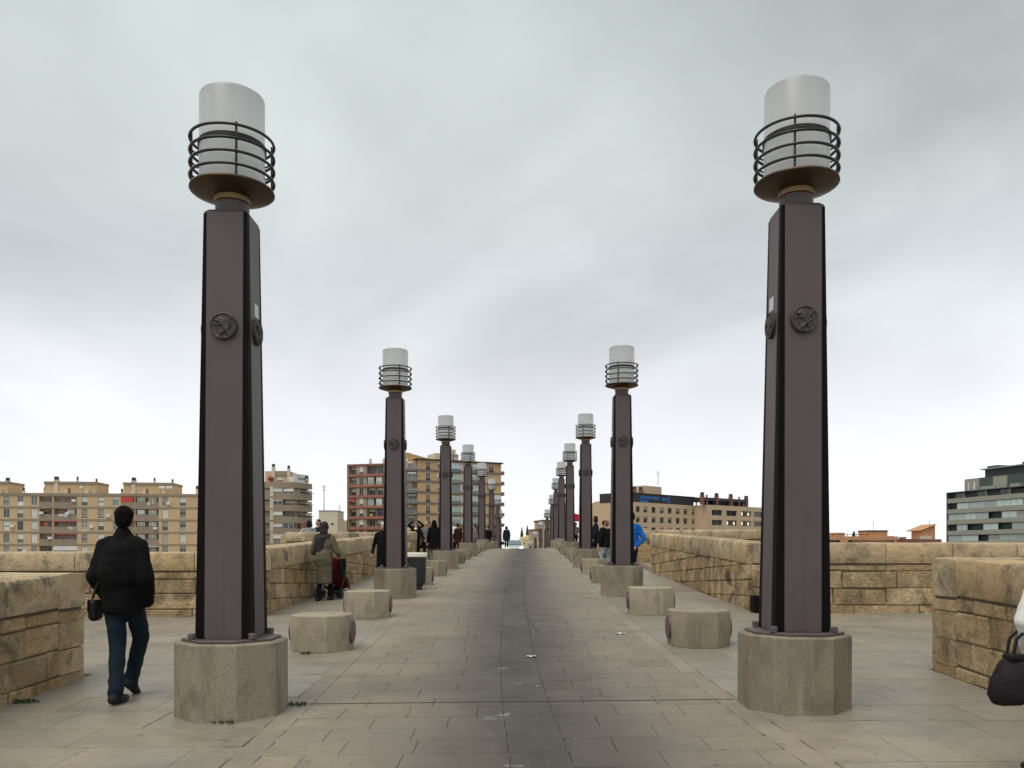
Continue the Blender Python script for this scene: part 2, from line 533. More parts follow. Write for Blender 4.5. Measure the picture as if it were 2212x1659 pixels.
# bridge body below the walking surface, with the refuge bays over the piers
def body_prism(mb, poly, zf, z0):
    n = len(poly)
    vs = [(x, y, zf(x, y) - .06) for x, y in poly] + [(x, y, z0) for x, y in poly]
    fs = [tuple(range(n)), tuple(range(2 * n - 1, n - 1, -1))]
    fs += [(i, n + i, n + (i + 1) % n, (i + 1) % n) for i in range(n)]
    mb.add(vs, fs)
mb = MB()
ds = list(np.arange(-20, 150.1, 2.0))
vs, fs = [], []
for d in ds:
    c = cx(d)
    vs += [(c - 4.9, d, gz(c - 4.9, d) - .06), (c, d, gz(c, d) - .06), (c + 4.9, d, gz(c + 4.9, d) - .06), (c + 4.9, d, ZB - .5), (c - 4.9, d, ZB - .5)]
for i in range(len(ds) - 1):
    for k in range(5):
        l = (k + 1) % 5
        fs.append((i * 5 + k, i * 5 + l, (i + 1) * 5 + l, (i + 1) * 5 + k))
fs.append((0, 1, 2, 3, 4)); fs.append(tuple((len(ds) - 1) * 5 + k for k in range(5)))
mb.add(vs, fs)
bridge = mb.build('bridge', M['stone']); tag(bridge, kind='structure')
for poly in ([(-13.2, 8.45), (-4.0, 8.45), (-4.0, 15.2), (-13.2, 15.2)], [(4.0, 8.5), (13.2, 8.5), (13.2, 15.2), (4.0, 15.2)],
             [(-4.0, 26.3), (-7.5, 27.3), (-8.3, 32.6), (-8.2, 33.9), (-4.0, 33.9)], [(4.0, 26.3), (8.7, 28.5), (9.4, 32.2), (9.3, 33.9), (4.0, 33.9)],
             [(-3.2, 46), (-7.0, 47), (-7.0, 53), (-3.2, 53.1)], [(4.2, 46), (9.0, 47), (9.0, 53), (4.2, 53.1)]):
    q = MB(); body_prism(q, poly, lambda x, y: gz(x, y) - .03, ZB - .5)
    q.build('pier_bay', M['stone'], bridge)

# joint bed sheets just under the slabs
def strip_sheet(name, xa, xb, d0, d1, drop, mat, step=1.0):
    vs, fs = [], []
    dd = list(np.arange(d0, d1 + 1e-6, step))
    for d in dd:
        a, b = xa(d), xb(d)
        vs += [(a, d, gz(a, d) - drop), (b, d, gz(b, d) - drop)]
    for i in range(len(dd) - 1):
        fs.append((2 * i, 2 * i + 1, 2 * i + 3, 2 * i + 2))
    o = MB().add(vs, fs).build(name, mat)
    return tag(o, kind='structure')
KW = 2.06
road = strip_sheet('road', lambda d: cx(d) - KW, lambda d: cx(d) + KW, -20, 150, .014, M['joint'])
walk_l = strip_sheet('walkway', lambda d: cx(d) - 4.86, lambda d: cx(d) - KW, -20, 150, .0145, M['joint'])
walk_r = strip_sheet('walkway', lambda d: cx(d) + KW, lambda d: cx(d) + 4.86, -20, 150, .0145, M['joint'])

unit = MB().bevbox(-.5, .5, -.5, .5, -1, 0, .008).mesh('slab', M['road'])
UM = {}
def unit_slab(mat):
    if mat not in UM:
        me = unit.copy(); me.materials.clear(); me.materials.append(M[mat]); UM[mat] = me
    return UM[mat]
stuff_boxes = {}
def slab(par, mat, name, xc, yc, w, l, gap=.0055, rest=None, yawed=False):
    z = gz(xc, yc) + random.uniform(-.0012, .0012)
    pit = math.atan((gz(xc, yc + .3) - gz(xc, yc - .3)) / .6)
    rol = -math.atan((gz(xc + .1, yc) - gz(xc - .1, yc)) / .2)
    if rest is not None:
        hw, hl = (w - gap) / 2, (l - gap) / 2
        vs = [(xc + a * hw, yc + b * hl, z + b * hl * math.tan(pit) - a * hw * math.tan(rol)) for a, b in ((-1, -1), (1, -1), (1, 1), (-1, 1))]
        vs += [(x, y, q - .03) for x, y, q in vs]
        rest.add(vs, [(0, 1, 2, 3), (0, 4, 5, 1), (1, 5, 6, 2), (2, 6, 7, 3), (3, 7, 4, 0)])
        return
    o = bpy.data.objects.new(name, unit_slab(mat)); COL.objects.link(o)
    o.parent = par
    yaw = -math.atan((cx(yc + .3) - cx(yc - .3)) / .6) if yawed else 0.0
    o.location = (xc, yc, z); o.rotation_euler = (pit, rol, yaw); o.scale = (w - gap, l - gap, .035)
def fill_row(par, mat, name, xa, xb, yc, l, lens, rest=None, off=None):
    x = xa
    first = True
    while x < xb - .02:
        w = random.uniform(*lens)
        if first: w *= (off if off is not None else random.uniform(.35, 1)); first = False
        if xb - (x + w) < .22: w = xb - x
        slab(par, mat, name, x + w / 2, yc, w, l, rest=rest)
        x += w
rest_road, rest_kerb, rest_wl, rest_wr = MB(), MB(), MB(), MB()
ROW = .392
d = 4.3; k = 0
n_obj = 0
while d < 66:
    near = d < 19.4
    yc = d + ROW / 2
    c = cx(yc)
    # a plain cross joint where the ramp starts
    rr = None if near else rest_road
    j = 7.58
    fill_row(road, 'road', 'slab', c - KW + .2, c - .10, yc, ROW, (.52, .74), rr, .5 if k % 2 else 1.0)
    fill_row(road, 'road', 'slab', c + .32, c + KW - .2, yc, ROW, (.52, .74), rr, 1.0 if k % 2 else .5)
    if k % 2 == 0:
        slab(road, 'road', 'slab', cx(d + ROW) + .11, d + ROW, .42, ROW * 2, rest=rr, yawed=True)
    if k % 3 == 0:
        for sgn in (-1, 1):
            c2 = cx(d + ROW * 1.5)
            slab(road, 'kerb', 'kerb_stone', c2 + sgn * (KW - .1), d + ROW * 1.5, .2, ROW * 3, rest=None if near else rest_kerb, yawed=True)
    d += ROW; k += 1
d = 4.3; k = 0; WR = .61
while d < 66:
    near = d < 20
    yc = d + WR / 2; c = cx(yc)
    xl = -4.66 if yc < 9 else (c - 4.36)
    xr = 4.62 if yc < 9 else (c + 4.4)
    if 9.0 < yc < 14.7: xl, xr = -9.6, 9.6
    fill_row(walk_l, 'walk', 'slab', xl, c - KW, yc, WR, (.75, 1.1), None if near else rest_wl)
    fill_row(walk_r, 'walk', 'slab', c + KW, xr, yc, WR, (.75, 1.1), None if near else rest_wr)
    d += WR; k += 1
for mb_, nm, mt, par in ((rest_road, 'far_slabs', 'road', road), (rest_kerb, 'far_kerb', 'kerb', road), (rest_wl, 'far_slabs', 'walk', walk_l), (rest_wr, 'far_slabs', 'walk', walk_r)):
    tag(mb_.build(nm, M[mt], par, recalc=False), kind='stuff')
# bay floors under the slabs
for sgn, wk in ((-1, walk_l), (1, walk_r)):
    for (a, b, y0, y1) in ((4.3, 13.1, 8.6, 15.0), (4.0, 9.2, 26.6, 33.6), (3.6, 8.5, 46.5, 52.8)):
        q = MB(); n = 12; vs = []; fs = []
        for i in range(n + 1):
            y = y0 + (y1 - y0) * i / n
            for x in (a, b):
                vs.append((sgn * x, y, gz(sgn * x, y) - .016))
        for i in range(n): fs.append((2 * i, 2 * i + 1, 2 * i + 3, 2 * i + 2))
        q.add(vs, fs); q.build('bay_floor', M['walk'], wk)
# wide expansion joint across the carriageway where the ramp begins
q = MB()
xs = np.linspace(cx(7.6) - 2.02, cx(7.6) + 2.02, 40)
vs = []
for i, x in enumerate(xs):
    y = 7.62 - .004 * (x) + random.uniform(-.004, .004)
    vs += [(x, y - .009, gz(x, y) + .0035), (x, y + .011, gz(x, y) + .0035)]
q.add(vs, [(2 * i, 2 * i + 2, 2 * i + 3, 2 * i + 1) for i in range(len(xs) - 1)])
q.build('expansion_joint', plain('joint_tar', (.04, .034, .03), .9), road)

# ================================================================== PARAPETS
def stone_mesh(fr, T, proud, ch=.014):
    """fr(u,v,w)->world ; returns add-function for a quad stone through the wall thickness"""
    def add(q, u0, u1, b0, b1, t0, t1):
        c = [(u0, b0), (u1, b1), (u1, t1), (u0, t0)]
        jit = lambda: random.uniform(-.007, .007)
        c = [(a + jit(), b + jit()) for a, b in c]
        if random.random() < .3:
            k = random.randrange(4); c[k] = (c[k][0] + (1 if k in (0, 3) else -1) * random.uniform(.01, .03), c[k][1] + (1 if k < 2 else -1) * random.uniform(.008, .022))
        mu = sum(p[0] for p in c) / 4; mv = sum(p[1] for p in c) / 4
        du = max(.02, abs(u1 - u0)); dv = max(.02, abs((t0 + t1 - b0 - b1) / 2))
        ku = 1 - min(.45, 2 * ch / du); kv = 1 - min(.45, 2 * ch / dv)
        inn = [(mu + (a - mu) * ku, mv + (b - mv) * kv) for a, b in c]
        rings = [[fr(a, b, proud + random.uniform(-.006, .006)) for a, b in inn], [fr(a, b, proud - ch) for a, b in c],
                 [fr(a, b, -T - proud + ch) for a, b in c], [fr(a, b, -T - proud) for a, b in inn]]
        vs = [p for r_ in rings for p in r_]
        fs = [(0, 1, 2, 3), (15, 14, 13, 12)]
        for r_ in range(3):
            for i in range(4):
                j = (i + 1) % 4
                fs.append((r_ * 4 + i, (r_ + 1) * 4 + i, (r_ + 1) * 4 + j, r_ * 4 + j))
        q.add(vs, fs)
    return add
def wall(name, label, A, B, nrm_side, H, courses, cope, T=.5, bed=None, lens=(.45, .95), cope_len=(.8, 1.3), over=.015, group=None, basefn=None, rnd=.09, u_from=0.0):
    A, B = Vector(A), Vector(B)
    L = (B - A).length
    U = (B - A) / L
    N = Vector((U.y, -U.x)) * nrm_side
    bf = basefn or (lambda x, y: gz(x, y))
    def base(u):
        p = A + U * u
        return bf(p.x, p.y) - .02
    root = empty(name, (A.x, A.y, base(0)), 0, label, 'wall', group)
    def fr(u, v, w):                      # v measured from camera datum (absolute z)
        p = A + U * u + N * w
        return (p.x, p.y, v)
    top = lambda u: base(u) + H + .02
    cb = lambda u: top(u) - cope
    # mortar core, set back from faces and ends
    q = MB(); vs = []; n = max(2, int(L / 1.0))
    for i in range(n + 1):
        u = .03 + (L - .06) * i / n
        for w, v in ((-.022, base(u) - .05), (-.022, top(u) - .05), (-T + .022, top(u) - .05), (-T + .022, base(u) - .05)):
            vs.append(fr(u, v, w))
    fs = [(0, 1, 2, 3), tuple(n * 4 + i for i in range(4))]
    for i in range(n):
        for k in range(4):
            l = (k + 1) % 4
            fs.append((i * 4 + k, i * 4 + l, (i + 1) * 4 + l, (i + 1) * 4 + k))
    q.add(vs, fs); q.build('mortar_core', M['mortar'], root)
    add = None
    g = .011
    if bed is None:
        acc = 0.0
        tot = sum(courses); hh = H - cope
        for ci, h in enumerate(courses):
            h = h * hh / tot
            u = -random.uniform(0, .4)
            while u < L:
                w = random.uniform(*lens) * (1.25 if h > .2 else 1.0)
                a, b = max(u, 0), min(u + w, L)
                if L - b < .2: b = L
                if b - a > .08 and b > u_from:
                    f = lambda uu, fr_: base(uu) + acc + fr_
                    q = MB(); stone_mesh(fr, T, random.uniform(-.006, .014))(q, a + g / 2, b - g / 2, f(a, g / 2), f(b, g / 2), f(a, h - g / 2), f(b, h - g / 2))
                    q.build('stone', M['stone'], root)
                u = b if b == L else u + w
            acc += h
    else:
        slope, hc = bed
        zmin = min(base(0), base(L)); zmax = max(cb(0), cb(L))
        k0 = int((zmin - base(0) - abs(slope) * L) / hc) - 2
        k1 = int((zmax - base(0) + abs(slope) * L) / hc) + 2
        for k in range(k0, k1):
            u = -random.uniform(0, .5)
            while u < L:
                w = random.uniform(*lens)
                a, b = max(u, 0), min(u + w, L)
                lo = lambda uu: max(base(0) + k * hc + slope * uu, base(uu))
                hi = lambda uu: min(base(0) + (k + 1) * hc + slope * uu, cb(uu))
                ha, hb = hi(a) - lo(a), hi(b) - lo(b)
                if b - a > .08 and max(ha, hb) > .05 and ha > -.03 and hb > -.03:
                    ha2, hb2 = max(ha, .03), max(hb, .03)
                    q = MB(); stone_mesh(fr, T, random.uniform(-.006, .014))(q, a + g / 2, b - g / 2, lo(a) + g / 2, lo(b) + g / 2, lo(a) + ha2 - g / 2, lo(b) + hb2 - g / 2)
                    q.build('stone', M['stone'], root)
                u += w
    # coping blocks with worn round arrises
    u = 0
    while u < L - .01:
        w = random.uniform(*cope_len)
        if L - (u + w) < .35: w = L - u
        a, b = u + .008, u + w - .008
        q = MB()
        pr = random.uniform(-.004, .012) + over
        r_ = rnd * random.uniform(.8, 1.25)
        ch = cope
        P = [(pr - .012, 0), (pr, .02), (pr, ch - r_), (pr - r_ * .3, ch - r_ * .3), (pr - r_, ch), (-T / 2, ch + .012), (-T - pr + r_, ch), (-T - pr + r_ * .3, ch - r_ * .3), (-T - pr, ch - r_), (-T - pr, .02), (-T - pr + .012, 0)]
        vs = []; m = len(P)
        st = [(a, .94), (a + .02, 1.0), ((a + b) / 2, 1.0), (b - .02, 1.0), (b, .94)]
        for uu, sc in st:
            dz = random.uniform(-.006, .006)
            for (w_, v_) in P:
                ww = -T / 2 + (w_ + T / 2) * (1 - (1 - sc) * .25)
                vv = v_ if v_ < .1 else v_ - (1 - sc) * .2 + dz
                vs.append(fr(uu, cb(uu) + vv + g / 2, ww + random.uniform(-.004, .004)))
        fs = [tuple(range(m)), tuple(4 * m + i for i in range(m))]
        for i in range(4):
            for k in range(m):
                l = (k + 1) % m
                fs.append((i * m + k, i * m + l, (i + 1) * m + l, (i + 1) * m + k))
        q.add(vs, fs); q.build('coping_stone', M['cope'], root, smooth=True)
        u += w
    return root
C5 = [.13, .27, .28, .13]
# near pieces
wl1 = wall('parapet_wall', 'sandstone parapet running into the left picture edge beside the man in black', (-4.65, 4.4), (-4.65, 8.5), 1, 1.15, C5, .34, lens=(.32, .68), cope_len=(.65, .95), rnd=.05)
wall('parapet_wall', 'low sandstone wall turning outward at the end of the left foreground parapet', (-13, 8.5), (-4.65, 8.5), 1, 1.15, C5, .36, rnd=.05, u_from=6.0)
wr1 = wall('parapet_wall', 'sandstone parapet at the right picture edge behind the white jacket', (4.62, 4.4), (4.62, 8.6), -1, 1.24, C5, .38, lens=(.35, .72), cope_len=(.65, 1.0), rnd=.05)
wall('parapet_wall', 'low sandstone wall turning outward at the end of the right foreground parapet', (4.62, 8.6), (13, 8.6), 1, 1.24, C5, .40, rnd=.05)
# far walls of the first bays, square to the viewer
wall('parapet_wall', 'broad sandstone wall square to the viewer behind the man in black', (-13, 14.6), (-4.40, 14.6), 1, 1.14, [.15, .26, .25, .12], .33, lens=(.6, 1.3), cope_len=(.9, 1.5), rnd=.05)
wall('parapet_wall', 'broad sandstone wall square to the viewer right of the nearest right lamp', (4.38, 14.6), (13, 14.6), 1, 1.24, [.15, .27, .27, .10], .36, lens=(.6, 1.3), cope_len=(.9, 1.5), rnd=.05)
def side_wall(label, sgn, d0, d1, H=1.2, xo=4.38, bed=(-.045, .29)):
    return wall('parapet_wall', label, (cx(d0) + sgn * xo, d0), (cx(d1) + sgn * xo, d1), 1 if sgn < 0 else -1, H, C5, .40, lens=(.4, .95), cope_len=(.8, 1.4), bed=bed, rnd=.05)
side_wall('long sandstone parapet climbing beside the woman with the pushchair', -1, 15.1, 26.5)
side_wall('long sandstone parapet climbing on the right behind the two nearest bollards', 1, 15.1, 26.5, 1.24)
# second bays
OV = dict(over=.07, rnd=.06, cope_len=(.9, 1.6), lens=(.6, 1.2))
wall('parapet_wall', 'outward slanting bay wall with jutting coping below the three people on the left', (-4.9, 26.35), (-7.15, 27.25), 1, 1.32, C5, .30, **OV)
wall('parapet_wall', 'outward slanting bay wall with jutting coping above the right parapet', (4.75, 26.55), (8.8, 28.7), 1, 1.34, C5, .32, **OV)
wall('parapet_wall', 'outer side of the second left bay behind the three people', (-7.75, 27.9), (-8.2, 33.2), -1, 1.25, C5, .30, **OV)
wall('parapet_wall', 'outer side of the second right bay', (8.75, 29.25), (9.2, 33.2), 1, 1.25, C5, .30, **OV)
wall('parapet_wall', 'sandstone bay wall end behind the group of people at the second left lamp', (-7.7, 33.4), (cx(33.4) - 4.3, 33.4), 1, 1.25, C5, .34, rnd=.05)
wall('parapet_wall', 'sandstone bay wall end behind the man in the blue jacket', (cx(33.4) + 4.4, 33.4), (8.7, 33.4), 1, 1.25, C5, .34, rnd=.05)
side_wall('third stretch of left parapet beyond the second bay', -1, 33.9, 46, 1.25, 4.35)
side_wall('third stretch of right parapet beyond the second bay', 1, 33.9, 46, 1.25, 4.4)
wall('parapet_wall', 'sandstone bay wall end right of the third left lamp', (-7.0, 52.5), (cx(52.5) - 4.0, 52.5), 1, 1.4, C5, .36, rnd=.05)
wall('parapet_wall', 'sandstone bay wall end by the third right lamp', (cx(52.5) + 4.4, 52.5), (8.6, 52.5), 1, 1.3, C5, .36, rnd=.05)
side_wall('last stretch of left parapet near the crest', -1, 53, 66, 1.25, 4.05)
side_wall('last stretch of right parapet near the crest', 1, 53, 66, 1.25, 4.4)
# solid black block: the shade of a drain opening at the right wall corner
q = MB(); q.box(4.29, 4.375, 14.62, 14.9, gz(4.3, 14.8), gz(4.3, 14.8) + .3)
o = q.build('drain_shade_block', M['black']); tag(o, 'black block for the shaded drain opening at the wall foot beside the nearest right lamp', 'drain')

# ================================================================== LAMPS
def octa(af, z0, z1, bev=.012, ph=math.pi / 8):
    r_ = af / 2 / math.cos(math.pi / 8)
    k = (af / 2 - bev) / (af / 2)
    return [(r_ * k, z0), (r_, z0 + bev), (r_, z1 - bev), (r_ * k, z1)]
LAMP_H = 5.46
def make_lamp(rod_ph, sticker_side):
    root = empty('street_lamp', (0, 0, 0))
    B = lambda q, n, m, sm=False, par=root: q.build(n, M[m], par, smooth=sm, local=True)
    B(MB().lathe(octa(.89, -.05, .645, .016), 8, cap0=True, cap1=True, ph=math.pi / 8), 'plinth', 'plinth')
    B(MB().lathe(octa(.78, .646, .670, .006), 8, cap0=True, cap1=True, ph=math.pi / 8), 'base_plate', 'post')
    z0, z1, r0, r1 = .675, 4.38, .247, .194
    # dark tapered core
    q = MB(); a, b = r0 - .007, r1 - .007
    q.add([(-a, -a, z0), (a, -a, z0), (a, a, z0), (-a, a, z0), (-b, -b, z1 - .02), (b, -b, z1 - .02), (b, b, z1 - .02), (-b, b, z1 - .02)],
          [(3, 2, 1, 0), (4, 5, 6, 7), (0, 1, 5, 4), (1, 2, 6, 5), (2, 3, 7, 6), (3, 0, 4, 7)])
    B(q, 'core', 'black')
    th = .022
    for k in range(4):
        hw = .160 if k % 2 == 0 else .135
        A = Matrix.Rotation(k * math.pi / 2, 4, 'Z')
        q = MB()
        sec = lambda r_, z: [A @ Vector(p) for p in ((-hw, -r_ + .006, z), (-hw + .006, -r_, z), (hw - .006, -r_, z), (hw, -r_ + .006, z), (hw, -r_ + th, z), (-hw, -r_ + th, z))]
        vs = sec(r0, z0) + sec(r1, z1 - .012) + [A @ Vector(p) for p in ((-hw + .012, -r1 + .02, z1), (-hw + .012, -r1 + .014, z1), (hw - .012, -r1 + .014, z1), (hw - .012, -r1 + .02, z1), (hw - .012, -r1 + th, z1), (-hw + .012, -r1 + th, z1))]
        fs = [tuple(range(5, -1, -1)), tuple(12 + i for i in range(6))]
        for t in (0, 6):
            for i in range(6):
                j = (i + 1) % 6
                fs.append((t + i, t + j, t + 6 + j, t + 6 + i))
        q.add(vs, fs)
        q.m = [1 if i in (0,) else 0 for i in range(len(q.f))]
        for t in (0, 6):
            for i in range(6):
                q.m[2 + (0 if t == 0 else 6) + i] = 1 if i in (3, 4, 5) else 0
        pl = q.build('face_plate', [M['post'], M['black']], root, local=True)  # plate edges and backs black: notch shade put into the colour
        # medallion with a worn relief
        zm = 3.37; rr = r0 + (r1 - r0) * (zm - z0) / (z1 - z0)
        q = MB(); nr, na = 13, 40; vs = []
        # rearing lion in low relief, as strokes (x0, z0, x1, z1, radius)
        bl = [(-.012, .040, .020, -.030, .026), (-.030, .060, -.018, .052, .020), (-.030, .035, -.068, .048, .010), (-.020, .018, -.066, .008, .010), (.018, -.035, -.022, -.070, .011), (.026, -.040, .040, -.082, .011), (.030, -.030, .064, -.004, .007), (.064, -.004, .052, .045, .007), (.052, .045, .066, .066, .009)]
        def relief(x, z):
            h = 0.0
            for ax, az, bx_, bz_, rd in bl:
                t = max(0, min(1, ((x - ax) * (bx_ - ax) + (z - az) * (bz_ - az)) / ((bx_ - ax) ** 2 + (bz_ - az) ** 2)))
                dd = math.hypot(x - ax - t * (bx_ - ax), z - az - t * (bz_ - az))
                h = max(h, .015 * max(0, 1 - (dd / rd) ** 2))
            return h + .002 * math.sin(90 * x + 3) * math.sin(80 * z)
        for i in range(nr + 1):
            rad = .116 * i / nr
            for j in range(na):
                an = 2 * math.pi * j / na
                x, z = rad * math.cos(an), rad * math.sin(an)
                h = .024 + relief(x, z)
                if i == nr - 1: h = .033
                if i == nr: h = .028
                vs.append(A @ Vector((x, -rr - h, zm + z)))
        for j in range(na):
            an = 2 * math.pi * j / na
            vs.append(A @ Vector((.116 * math.cos(an), -rr + .01, zm + .116 * math.sin(an))))
        fs = []
        for i in range(nr + 1):
            for j in range(na):
                l = (j + 1) % na
                fs.append((i * na + j, i * na + l, (i + 1) * na + l, (i + 1) * na + j))
        q.add(vs, fs); B(q, 'medallion', 'medal', True)
        if sticker_side == k:
            q = MB(); zs = 3.565; rs = r0 + (r1 - r0) * (zs - z0) / (z1 - z0)
            sgn = 1 if k == 1 else -1
            vs = [A @ Vector((sgn * .02 + x, -rs - .004 + (z) * (r1 - r0) / (z1 - z0) * -1, zs + z)) for x, z in ((-.055, -.06), (.055, -.06), (.055, .06), (-.055, .06))]
            vs += [Vector(v) + (A @ Vector((0, .003, 0))) for v in vs]
            q.add(vs, [(0, 1, 2, 3), (0, 4, 5, 1), (1, 5, 6, 2), (2, 6, 7, 3), (3, 7, 4, 0)]); B(q, 'sticker', 'paper', par=pl)
        # anchor bolts in the notches
        ang = math.pi / 4 + k * math.pi / 2
        c, s_ = .365 * math.cos(ang), .365 * math.sin(ang)
        B(MB().lathe([(.036, .674), (.036, .715), (.03, .722)], 6, c=(c, s_, 0), cap1=True), 'anchor_bolt', 'post')
    # shoulder, neck, collar, dish
    q = MB(); q.add([(-.183, -.183, 4.372), (.183, -.183, 4.372), (.183, .183, 4.372), (-.183, .183, 4.372), (-.15, -.15, 4.405), (.15, -.15, 4.405), (.15, .15, 4.405), (-.15, .15, 4.405)],
                    [(3, 2, 1, 0), (4, 5, 6, 7), (0, 1, 5, 4), (1, 2, 6, 5), (2, 3, 7, 6), (3, 0, 4, 7)])
    B(q, 'shoulder', 'post')
    B(MB().lathe([(.146, 4.39), (.146, 4.50), (.140, 4.505), (.140, 4.515)], 28, cap0=True, cap1=True), 'neck', 'post', True)
    B(MB().lathe([(.152, 4.508), (.158, 4.512), (.158, 4.556), (.150, 4.562)], 28, cap0=True, cap1=True), 'collar', 'brass', True)
    B(MB().lathe([(.10, 4.557), (.165, 4.560), (.24, 4.575), (.32, 4.600), (.355, 4.610), (.365, 4.618), (.361, 4.632), (.35, 4.632), (.30, 4.628), (.05, 4.626)], 48, cap0=True, cap1=True), 'dish', 'bronze', True)
    # cage
    for z in (5.055, 4.94, 4.83, 4.72):
        B(MB().tube([(.357 * math.cos(2 * math.pi * i / 48), .357 * math.sin(2 * math.pi * i / 48), z) for i in range(48)], .0125, 8, closed=True), 'cage_ring', 'cage', True)
    for k in range(4):
        a = rod_ph + k * math.pi / 2
        ca, sa = math.cos(a), math.sin(a)
        rod = B(MB().tube([(.340 * ca, .340 * sa, 4.62), (.340 * ca, .340 * sa, 5.085)], .0105, 8), 'cage_rod', 'cage', True)
        for z in (4.94, 4.83, 4.72):
            B(MB().tube([(.340 * ca, .340 * sa, z - .01), (.284 * ca, .284 * sa, z - .05)], .0085, 6), 'strut', 'cage', True, par=rod)
    B(MB().lathe([(.284, 4.985), (.292, 4.99), (.292, 5.025), (.284, 5.03)], 40), 'globe_band', 'cage', True)
    # frosted cylinder
    g = .279
    B(MB().lathe([(g, 4.634), (g, 5.432), (g - .006, 5.448), (g - .02, 5.458), (g - .06, 5.46), (.02, 5.462)], 44, cap1=True), 'globe', 'frost', 'all')
    B(MB().lathe([(.268, 4.636), (.262, 4.642), (.05, 4.642)], 32, cap1=True), 'reflector', 'paper', True)  # white disc added inside to brighten the lower part of the globe
    B(MB().lathe([(.045, 4.63), (.05, 4.85), (.032, 4.88), (.032, 5.12), (.02, 5.15)], 12, cap1=True), 'lamp_bulb', 'paper', True)
    return root
ORD = ['first', 'second', 'third', 'fourth', 'fifth', 'sixth', 'seventh', 'eighth', 'ninth', 'tenth', 'eleventh']
LX = [(7.35, -2.487, 2.500), (18.25, -2.576, 2.423), (29.55, -2.367, 2.632), (40.6, -2.16, 2.84), (51.9, -1.89, 3.11), (64.2, -1.58, 3.42), (75.6, -1.31, 3.68), (86.8, -1.30, 3.70), (98.0, -1.60, 3.40), (109.0, -1.92, 3.08), (120.5, -2.3, 2.67)]
NOTE = {('left', 0): 'the nearest lamp, left row, square post with medallions and frosted cylinder head',
        ('right', 0): 'the nearest lamp, right row, square post with medallions and frosted cylinder head',
        ('left', 1): 'second lamp of the left row, standing beside the dark litter bin',
        ('right', 1): 'second lamp of the right row, with the blue jacketed man behind it'}
def base_at(x, d):
    return min(gz(x + a, d + b) for a in (-.45, .45) for b in (-.45, .45)) + .012
protoL = make_lamp(R(-90 + 24), 1)
protoR = make_lamp(R(-90 - 21), 3)
stickerless = {}
for i, (d, xl, xr) in enumerate(LX):
    for side, x, proto in (('left', xl, protoL), ('right', xr, protoR)):
        o = proto if i == 0 else copy_tree(proto)
        o.location = (x, d, gz(x, d))
        o.rotation_euler = (0, 0, 0)
        if (side, i) == ('right', 0): o.rotation_euler = (0, R(.35), 0)
        lab = NOTE.get((side, i)) or f'{ORD[i]} lamp post counted along the {side} row from the viewer'
        tag(o, lab, 'street lamp', 'lamp posts along both kerbs')

# ================================================================== BOLLARDS
def make_bollard():
    root = empty('bollard', (0, 0, 0))
    q = MB().lathe([(.395 * .985, -.04), (.41, .0), (.422, .2), (.422, .33), (.415, .45), (.408, .462), (.39, .468)], 8, cap0=True, cap1=True, ph=math.pi / 8)
    q.build('block', M['bollard'], root, local=True)
    for s_ in (-1, 1):
        A = Matrix.Translation((s_ * .385, 0, .235)) @ Matrix.Rotation(s_ * math.pi / 2, 4, 'Y')
        q2 = MB().lathe([(.15, -.02), (.155, .018), (.15, .028), (.14, .030), (.02, .034)], 24, cap0=True, cap1=True)
        q2.v = [tuple(A @ Vector(p)) for p in q2.v]
        q2.build('end_disc', M['disc'], root, smooth=True, local=True)
    return root
pb = make_bollard(); first = True
for i in range(5):
    for k in (1, 2):
        t = k / 3
        for side, c in (('left', 1), ('right', 2)):
            a, b = LX[i], LX[i + 1]
            d = a[0] + (b[0] - a[0]) * t; x = a[c] + (b[c] - a[c]) * t
            o = pb if first else copy_tree(pb); first = False
            o.location = (x, d, gz(x, d)); o.rotation_euler = (0, 0, R(random.uniform(-3, 3)))
            lab = f"octagonal stone bollard with side discs, {'nearer' if k == 1 else 'farther'} of two between {ORD[i]} and {ORD[i + 1]} {side} lamps"
            tag(o, lab, 'bollard', 'stone bollards between the lamp posts')

# ================================================================== LITTER BIN
bx, bd = -2.36, 20.4
root = empty('litter_bin', (bx, bd, gz(bx, bd)), 0, 'dark cylindrical litter bin with pale rim behind the second left lamp', 'litter bin')
M['bin'] = plain('bin_body', (.020, .022, .024), .5, var=.25)
M['cream'] = plain('bin_rim', (.86, .83, .70), .5, var=.08)
MB().lathe([(.15, 0), (.15, .10), (.19, .12), (.225, .17), (.235, .25), (.24, .82), (.20, .82), (.19, .3)], 28, cap0=True, cap1=True).build('body', M['bin'], root, smooth=True, local=True)
MB().lathe([(.243, .80), (.262, .81), (.265, .89), (.25, .915), (.20, .905), (.195, .80)], 28).build('rim', M['cream'], root, smooth=True, local=True)

# ================================================================== SMALL THINGS ON THE GROUND
def weed(x, d, r_, n, label, zoff=0):
    q = MB()
    for i in range(n):
        a = random.uniform(0, 6.28); rr = r_ * random.random() ** .6
        px, py = x + rr * math.cos(a) * 1.6, d + rr * math.sin(a) * .5
        z = gz(px, py) + zoff
        h = random.uniform(.015, .045); t = random.uniform(0, 6.28); lw = random.uniform(.006, .014)
        dx, dy = math.cos(t) * h * .7, math.sin(t) * h * .7
        sx, sy = -math.sin(t) * lw, math.cos(t) * lw
        q.add([(px, py, z), (px + dx * .5 + sx, py + dy * .5 + sy, z + h * .7), (px + dx, py + dy, z + h), (px + dx * .5 - sx, py + dy * .5 - sy, z + h * .65)], [(0, 1, 2, 3)])
    o = q.build('weed', M['leaf'], recalc=False); tag(o, label, 'weed', 'weeds in the joints')
weed(-4.57, 7.72, .10, 110, 'green weed tuft at the foot of the left foreground wall')
weed(-2.40, 6.865, .06, 26, 'small weeds at the front foot of the nearest left plinth')
weed(-1.96, 7.55, .06, 40, 'dark weed in the joint right of the nearest left plinth')
